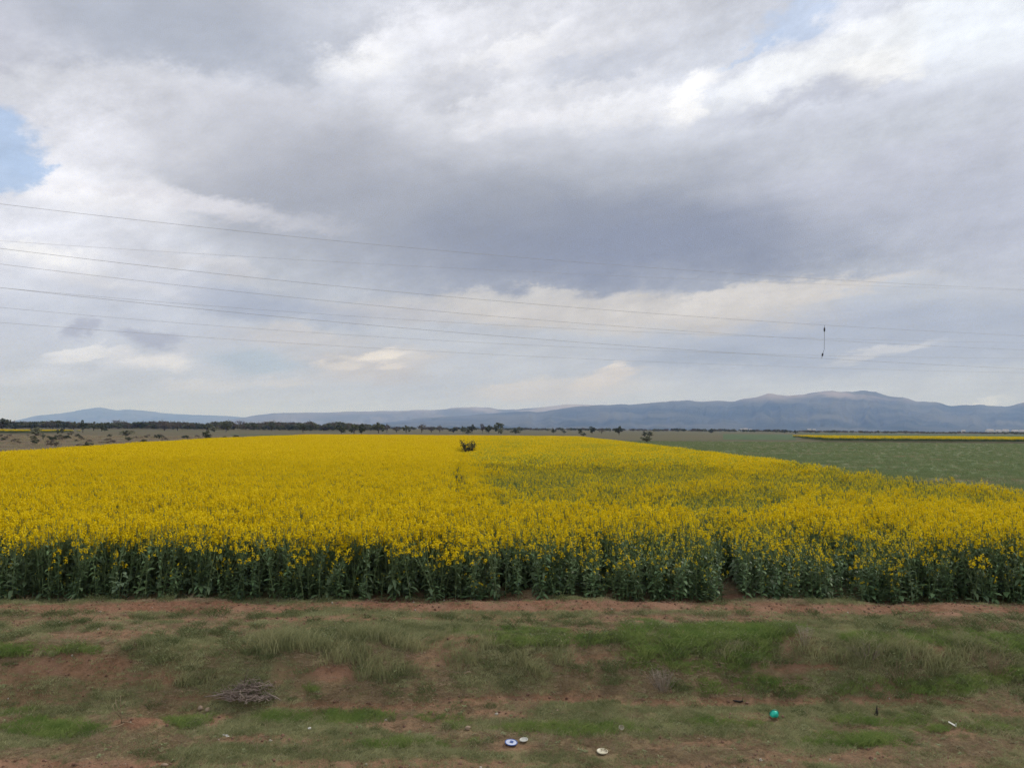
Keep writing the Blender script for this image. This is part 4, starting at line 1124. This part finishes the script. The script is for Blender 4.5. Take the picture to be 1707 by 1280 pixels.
rape_thing(1186, -0.08, 1.05, 1.2, 'green', 'leafy green rapeseed plant at the left lip of the bare notch')
rape_thing(1238, -0.02, 1.0, 1.1, 'green', 'leafy green rapeseed plant at the right lip of the bare notch')
rape_thing(1500, -0.03, 1.0, 1.0, 'full', 'yellow rapeseed plant standing out of the green at far right')

# broad pale weed at the foot of the crop
pp = at(207, 1002); y_ = float(edge_y(pp[0]))-0.10
mb, st = MB(), MB()
for i in range(26):
    a = i*2.4; t = random.random(); L = random.uniform(0.10, 0.19)
    b0 = (0.10*t*math.cos(a), 0.08*t*math.sin(a), 0.04+0.52*t)
    mb.leaf(b0, (math.cos(a), math.sin(a), 0.6), np.array([0, 0, 1.0]), L, L*0.6, 0.7, 0, 3, 0.2)
st.tube([(0, 0, -.02), (0.02, 0, .3), (0.04, 0.01, .55)], [.010, .008, .004], 5)
for i in range(3): st.tube([(0, 0, 0), (0.1*math.cos(i*2.1), 0.08*math.sin(i*2.1), .25), (0.15*math.cos(i*2.1), 0.1*math.sin(i*2.1), .42)], [.007, .006, .003], 5)
M['broad'] = material('broad_weed_leaf', two((0.09, 0.145, 0.08, 1), (0.14, 0.20, 0.115, 1)), 0.5, 0.2, 0.3)
w = empty('broad_leaved_weed', (pp[0], y_, float(ground_z(pp[0], y_))))
mb.build('foliage', M['broad'], w); st.build('stem', M['stem'], w)
tag(w, 'pale broad leaved weed at the left foot of the rapeseed', 'weed')

# ------------------------------------------------------------------ single plants of the verge
def fan(n, r, h0, h1, w, spread=0.6, twiggy=False):
    mb = MB()
    for i in range(n):
        a = random.random()*6.283; t = random.random()
        L = random.uniform(h0, h1)
        p = np.array([r*0.35*math.cos(a)*t, r*0.35*math.sin(a)*t, -0.01])
        out_ = spread*t
        e = p + np.array([math.cos(a)*out_*L, math.sin(a)*out_*L, L*math.sqrt(max(0.1, 1-out_*out_*0.6))])
        m_ = (p+e)/2 + np.array([random.gauss(0, .012), random.gauss(0, .012), L*0.06])
        mb.tube([p, m_, e], [w, w*0.8, w*0.35], 3, 0, False)
        if twiggy:
            for j in range(3):
                s_ = m_ + (e-m_)*random.random(); d = np.array([random.gauss(0, 1), random.gauss(0, 1), abs(random.gauss(0.6, .5))]); d /= np.linalg.norm(d)
                mb.tube([s_, s_+d*L*random.uniform(.1, .25)], [w*0.6, w*0.3], 3, 0, False)
    return mb
def verge_plant(name, px, py, mb_parts, label, cat, rz=0.0):
    o = empty(name, ground_at(px, py), rz)
    for nm, mb_, mt in mb_parts: mb_.build(nm, mt, o)
    return tag(o, label, cat)
M['straw_shrub'] = material('grey_dead_stalk', two((0.25, 0.205, 0.165, 1), (0.38, 0.32, 0.26, 1)), 0.9)
DRY = [(1105, 1150, 70, .18, .20, .32, .7, True, 'greyish dead shrub by the right end of the bank grass', 'straw_shrub'),
       (945, 1153, 26, .16, .14, .30, .7, False, 'leaning pale straw tuft at the foot of the bank', 'straw'),
       (1018, 1154, 26, .15, .07, .13, .9, False, 'small low straw tuft between a taller tuft and the grey dead shrub', 'straw'),
       (1072, 1152, 18, .14, .06, .14, .8, False, 'tiny straw tuft just left of the grey dead shrub', 'straw'),
       (775, 1157, 14, .14, .10, .22, .7, False, 'thin pale straw tuft alone at the middle of the bank foot', 'straw'),
       (1340, 1078, 22, .12, .18, .36, .6, True, 'upright dead stalk on the bright green bank at right', 'straw_shrub'),
       (1445, 1098, 40, .25, .12, .24, .9, True, 'low brown dead bush in the hollow of the right bank', 'twig_dark'),
       (1500, 1130, 60, .30, .15, .32, .95, False, 'drooping brown dead grass clump on the right bank', 'thatch'),
       (1655, 1120, 70, .36, .16, .36, .9, True, 'wide grey brown dead bush near the right edge', 'thatch'),
       (1395, 1112, 20, .12, .12, .3, .7, False, 'thin brown dead clump left of the hollow in the right bank', 'thatch')]
for px, py, n_, r, h0, h1, sp, tw, lab, mt in DRY:
    verge_plant('dead_shrub' if tw else 'dry_grass_tuft', px, py, [('stalks', fan(n_, r*1.6, h0, h1, 0.0035 if tw else 0.003, sp, tw), M[mt])], lab, 'dead shrub' if tw else 'grass tuft', random.random()*6)
gb = tuft(190, 0.26, 0.12, 0.26, 0.009, None, 0.5)
verge_plant('grass_clump', 1057, 1056, [('blades', gb, M['lush'])], 'rounded bright green grass clump on top of the bank', 'grass clump')
# pale dead weed with bare branching stalks
mb = MB()
for q_ in ([(0, 0, -.02), (-.02, 0, .16), (-.035, .01, .27), (-.03, 0, .37)], [(-.02, 0, .12), (-.08, 0, .22), (-.10, .01, .30)], [(-.015, 0, .08), (-.10, -.02, .17), (-.12, -.02, .24)],
           [(0, 0, .02), (.10, -.05, .04), (.22, -.08, .015)], [(-.03, 0, .2), (.03, .02, .28)], [(.05, -.05, .02), (.02, -.15, .02), (-.09, -.22, .02)]):
    mb.tube([np.array(p_)*1.0 for p_ in q_], [0.006, 0.005, 0.0045, 0.003][:len(q_)], 4)
verge_plant('dead_weed', 203, 1208, [('stalks', mb, M['straw'])], 'pale dead weed with bare forked stalks left of the soil mound', 'weed')
mb = MB()
mb.tube([(0, 0, -.02), (.02, 0, .10), (.05, 0, .17)], [.005, .004, .003], 4); mb.tube([(0, 0, .05), (-.03, 0, .12)], [.004, .003], 4)
verge_plant('dead_weed', 261, 1232, [('stalks', mb, M['straw'])], 'short pale dead stalk at the right foot of the soil mound', 'weed')

# heap of cut brush
heap = empty('brush_pile', ground_at(418, 1163), 0.0)
mb = MB(); br = MB()
for i in range(620):
    a = random.random()*6.283; r = 0.42*math.sqrt(random.random())
    top_ = 0.24*(1-(r/0.45)**1.3)
    p = np.array([r*math.cos(a)*1.0, r*math.sin(a)*0.6, random.uniform(-0.01, top_)])
    d = np.array([random.gauss(0, 1), random.gauss(0, .6), random.gauss(0.0, .30)]); d /= np.linalg.norm(d)
    L = random.uniform(0.05, 0.18)
    q_ = p+d*L; q_[2] = max(q_[2], 0.0)
    m_ = (p+q_)/2+np.array([random.gauss(0, .012) for _ in range(3)])
    w_ = random.uniform(0.003, 0.0075)
    mb.tube([p, m_, q_], [w_, w_*0.9, w_*0.6], 3, 0 if random.random() < 0.8 else 1, False)
mb.build('twigs', [M['twig_dark'], M['twig']], heap)
for q_, w_ in [([(-.05, -.28, .10), (.02, -.30, .04), (.10, -.29, .03), (.16, -.27, .09)], .010), ([(-.30, -.2, .10), (-.12, -.24, .12), (0, -.25, .13)], .007), ([(.22, -.15, .14), (.30, -.18, .22)], .008),
               ([(.30, -.15, .06), (.42, -.20, .04), (.50, -.22, 0)], .010), ([(-.62, -.1, .0), (-.45, -.14, .04), (-.25, -.18, .10)], .007), ([(-.08, -.22, .14), (-.05, -.28, .05), (-.03, -.3, 0)], .008), ([(-.1, .0, .2), (-.06, -.02, .33), (-.03, -.02, .38)], .004), ([(.02, -.30, .04), (.05, -.33, .12)], .009)]:
    b_ = MB(); b_.tube(q_, [w_]*(len(q_)-1)+[w_*0.6], 6); b_.build('branch', M['twig'], heap)
tag(heap, 'heap of cut dead brush and pale branches on the verge', 'brush pile')

# ------------------------------------------------------------------ litter and stones
def plastic(name, c, rough=0.4): return material(name, flat(c), rough, 0.0, 0.4)
M['blue'] = plastic('blue_plastic', (0.035, 0.075, 0.26)); M['lilac'] = plastic('pale_lilac_plastic', (0.46, 0.50, 0.64)); M['greywhite'] = plastic('grey_white_plastic', (0.40, 0.40, 0.36))
M['cream'] = plastic('cream_plastic', (0.52, 0.48, 0.36)); M['teal'] = plastic('turquoise_plastic', (0.012, 0.46, 0.34), 0.3); M['teal_dark'] = plastic('dark_turquoise_plastic', (0.008, 0.22, 0.17), 0.35); M['black'] = plastic('black_debris', (0.018, 0.014, 0.012), 0.8)
M['paper'] = plastic('white_paper', (0.55, 0.54, 0.50), 0.8)
def lying(name, px, py, label, cat, tilt=(0, 0), lift=0.03):
    p = ground_at(px, py); p[2] += lift
    o = empty(name, p); o.rotation_euler = (math.radians(tilt[0]), math.radians(tilt[1]), 0)
    return tag(o, label, cat)
o = lying('discarded_lid', 852, 1241, 'round blue rimmed lid with pale centre beside a grey white lid', 'lid', (6, 3), 0.018)
mb = MB(); mb.lathe([(0, -.004), (.068, -.004), (.079, .0), (.081, .010), (.075, .013), (.068, .008)], 28); mb.build('rim', M['blue'], o)
mb = MB(); mb.lathe([(.068, .008), (.05, .011), (.03, .009), (0, .010)], 28); mb.build('disc', M['lilac'], o)
mb = MB(); mb.quad((-.02, -.012, .016), (.024, -.03, .016), (.03, .02, .016), (-.006, .034, .016)); mb.build('emblem', M['blue'], o)
o = lying('discarded_lid', 873, 1238, 'small grey white lid touching the blue rimmed lid', 'lid', (5, -4), 0.016)
mb = MB(); mb.lathe([(0, 0), (.044, 0), (.054, .004), (.055, .012), (.047, .013), (.043, .007), (.02, .006), (0, .008)], 24); mb.build('disc', M['greywhite'], o)
o = lying('discarded_lid', 1004, 1256, 'cream oval lid lying alone nearest the track', 'lid', (4, 2), 0.014)
mb = MB(); mb.lathe([(0, 0), (.054, 0), (.068, .004), (.070, .016), (.062, .017), (.057, .009), (.03, .007), (0, .011)], 28); mb.build('disc', M['cream'], o)
o = lying('crumpled_cup', 1035, 1220, 'small crumpled cream cup lying in the grass', 'cup', (70, 20), 0.04)
mb = MB(); mb.lathe([(0, 0), (.026, .0), (.036, .045), (.041, .05), (.036, .046), (.024, .006), (0, .005)], 12)
mb.v = [(x_*(1+0.25*math.sin(9*z_*20+x_*60)), y_*0.75, z_) for x_, y_, z_ in mb.v]; mb.build('cup_wall', M['cream'], o)
o = lying('plastic_bowl', 1291, 1201, 'bright turquoise plastic bowl tipped on its side in the grass', 'bowl', (-68, 6), 0.07)
mb = MB(); mb.lathe([(0, -.045), (.025, -.043), (.044, -.030), (.055, -.005), (.059, .012), (.054, .014), (.049, .0), (.040, -.020), (.02, -.034), (0, -.036)], 26)
mb.v = [(x_*(1+0.10*math.sin(3*math.atan2(y_, x_)+40*z_)), y_*(1+0.07*math.sin(2*math.atan2(y_, x_)+1)), z_+0.010*math.sin(60*x_+35*y_)) for x_, y_, z_ in mb.v]; mb.build('bowl_wall', M['teal'], o)
mb = MB(); mb.lathe([(.063, .010), (.065, .014), (.063, .018), (.056, .016)], 26); mb.build('rim', M['teal_dark'], o)
o = lying('paper_scrap', 1588, 1215, 'folded white scrap of paper in the grass at right', 'scrap', (0, 0), 0.03)
mb = MB(); mb.quad((-.055, 0, .05), (-.035, .03, .055), (.045, .02, .012), (.035, -.03, .0)); mb.tri((.035, -.03, 0), (.045, .02, .012), (.05, -.005, .05)); mb.quad((-.055, 0, .046), (.035, -.03, -.004), (.045, .02, .008), (-.035, .03, .05)); mb.build('fold', M['paper'], o, smooth=False)
o = lying('paper_scrap', 376, 1231, 'torn white scrap of paper with points in the grass at left', 'scrap', (0, 0), 0.02)
mb = MB()
for k_ in range(9):
    c0 = np.array([random.uniform(-.05, .05), random.uniform(-.02, .02), random.uniform(0, .015)])
    mb.tri(*[tuple(c0+np.array([random.gauss(0, .02), random.gauss(0, .015), abs(random.gauss(0, .014))])) for _ in range(3)])
mb.build('fold', M['paper'], o, smooth=False)
o = lying('paper_scrap', 516, 1219, 'tiny white crumpled ball of paper near the middle left', 'scrap', (0, 0), 0.03)
c_ = clod(); c_.v = [(x_*.026, y_*.022, z_*.022) for x_, y_, z_ in c_.v]; c_.build('ball', M['paper'], o, smooth=False)
o = lying('broken_branch', 1231, 1174, 'black broken stick with one end turned up on the bare soil', 'stick', (0, 0), 0.012)
mb = MB(); mb.tube([(-.075, 0, .018), (-.03, .01, .008), (.02, 0, .004), (.055, -.005, .012), (.066, 0, .06)], [.010, .015, .016, .014, .006], 6); mb.build('stick', M['black'], o)
o = lying('charred_stub', 1461, 1193, 'black charred stub standing upright in the grass at right', 'stub', (0, 0), 0.0)
mb = MB(); mb.tube([(0, 0, -.02), (.01, 0, .04), (.004, 0, .075), (.012, 0, .13)], [.020, .018, .010, .004], 6); mb.tube([(-.01, 0, .02), (-.03, -.01, .0)], [.012, .008], 5); mb.build('stub', M['black'], o)
M['stone'] = material('tan_stone', lambda q: q.mix(q.smooth(q.noise(opos(q), 2.0, 5), 0.3, 0.7), (0.19, 0.135, 0.095, 1), (0.36, 0.28, 0.21, 1)), 0.9)
def stone(px, py, sx, sy, sz, label, lift=0.02):
    o = lying('stone', px, py, label, 'stone', (0, 0), lift)
    c_ = clod(); c_.v = [(x_*sx, y_*sy, z_*sz) for x_, y_, z_ in c_.v]
    b_ = c_.build('stone_block', M['stone'], o); b_.name = 'boulder'
    s_ = b_.modifiers.new('round', 'SUBSURF'); s_.levels = s_.render_levels = 2
for a_ in [(334, 1186, .055, .05, .06, 'pale tan rounded stone, left one of two touching below the brush heap'), (346, 1187, .05, .05, .055, 'browner stone touching a paler one below the brush heap'), (780, 1216, .055, .045, .045, 'grey brown angular stone in the grass left of the lids'),
           (929, 1186, .022, .02, .02, 'small pale pebble on the dark mound in the middle'), (1365, 1119, .026, .02, .02, 'small pale pebble on the bare patch of the right bank'), (274, 1277, .06, .04, .03, 'dark flat stone on the track at bottom left')]:
    stone(*a_)

# ------------------------------------------------------------------ haze: the air between here and the mountains
hz = bpy.data.materials.new('haze'); hz.use_nodes = True
ht = hz.node_tree
for nd in list(ht.nodes): ht.nodes.remove(nd)
hq = NT(ht)
pv = hq.new('ShaderNodeVolumePrincipled', {'Color': (0.31, 0.50, 1.0, 1), 'Absorption Color': (1, 1, 1, 1), 'Density': 6.6e-5, 'Anisotropy': 0.0})
hq.new('ShaderNodeOutputMaterial', {'Volume': pv.outputs[0]})
mb = MB()
X, Y0, Y1, Z0, Z1 = 29000, -4000, 29000, -1.8, 680
mb.v = [(-X, Y0, Z0), (X, Y0, Z0), (X, Y1, Z0), (-X, Y1, Z0), (-X, Y0, Z1), (X, Y0, Z1), (X, Y1, Z1), (-X, Y1, Z1)]
mb.q = [(0, 3, 2, 1), (4, 5, 6, 7), (0, 1, 5, 4), (1, 2, 6, 5), (2, 3, 7, 6), (3, 0, 4, 7)]; mb.mq = [0]*6
tag(mb.build('haze', hz, smooth=False), 'blue haze over the plain', None, None, 'stuff')
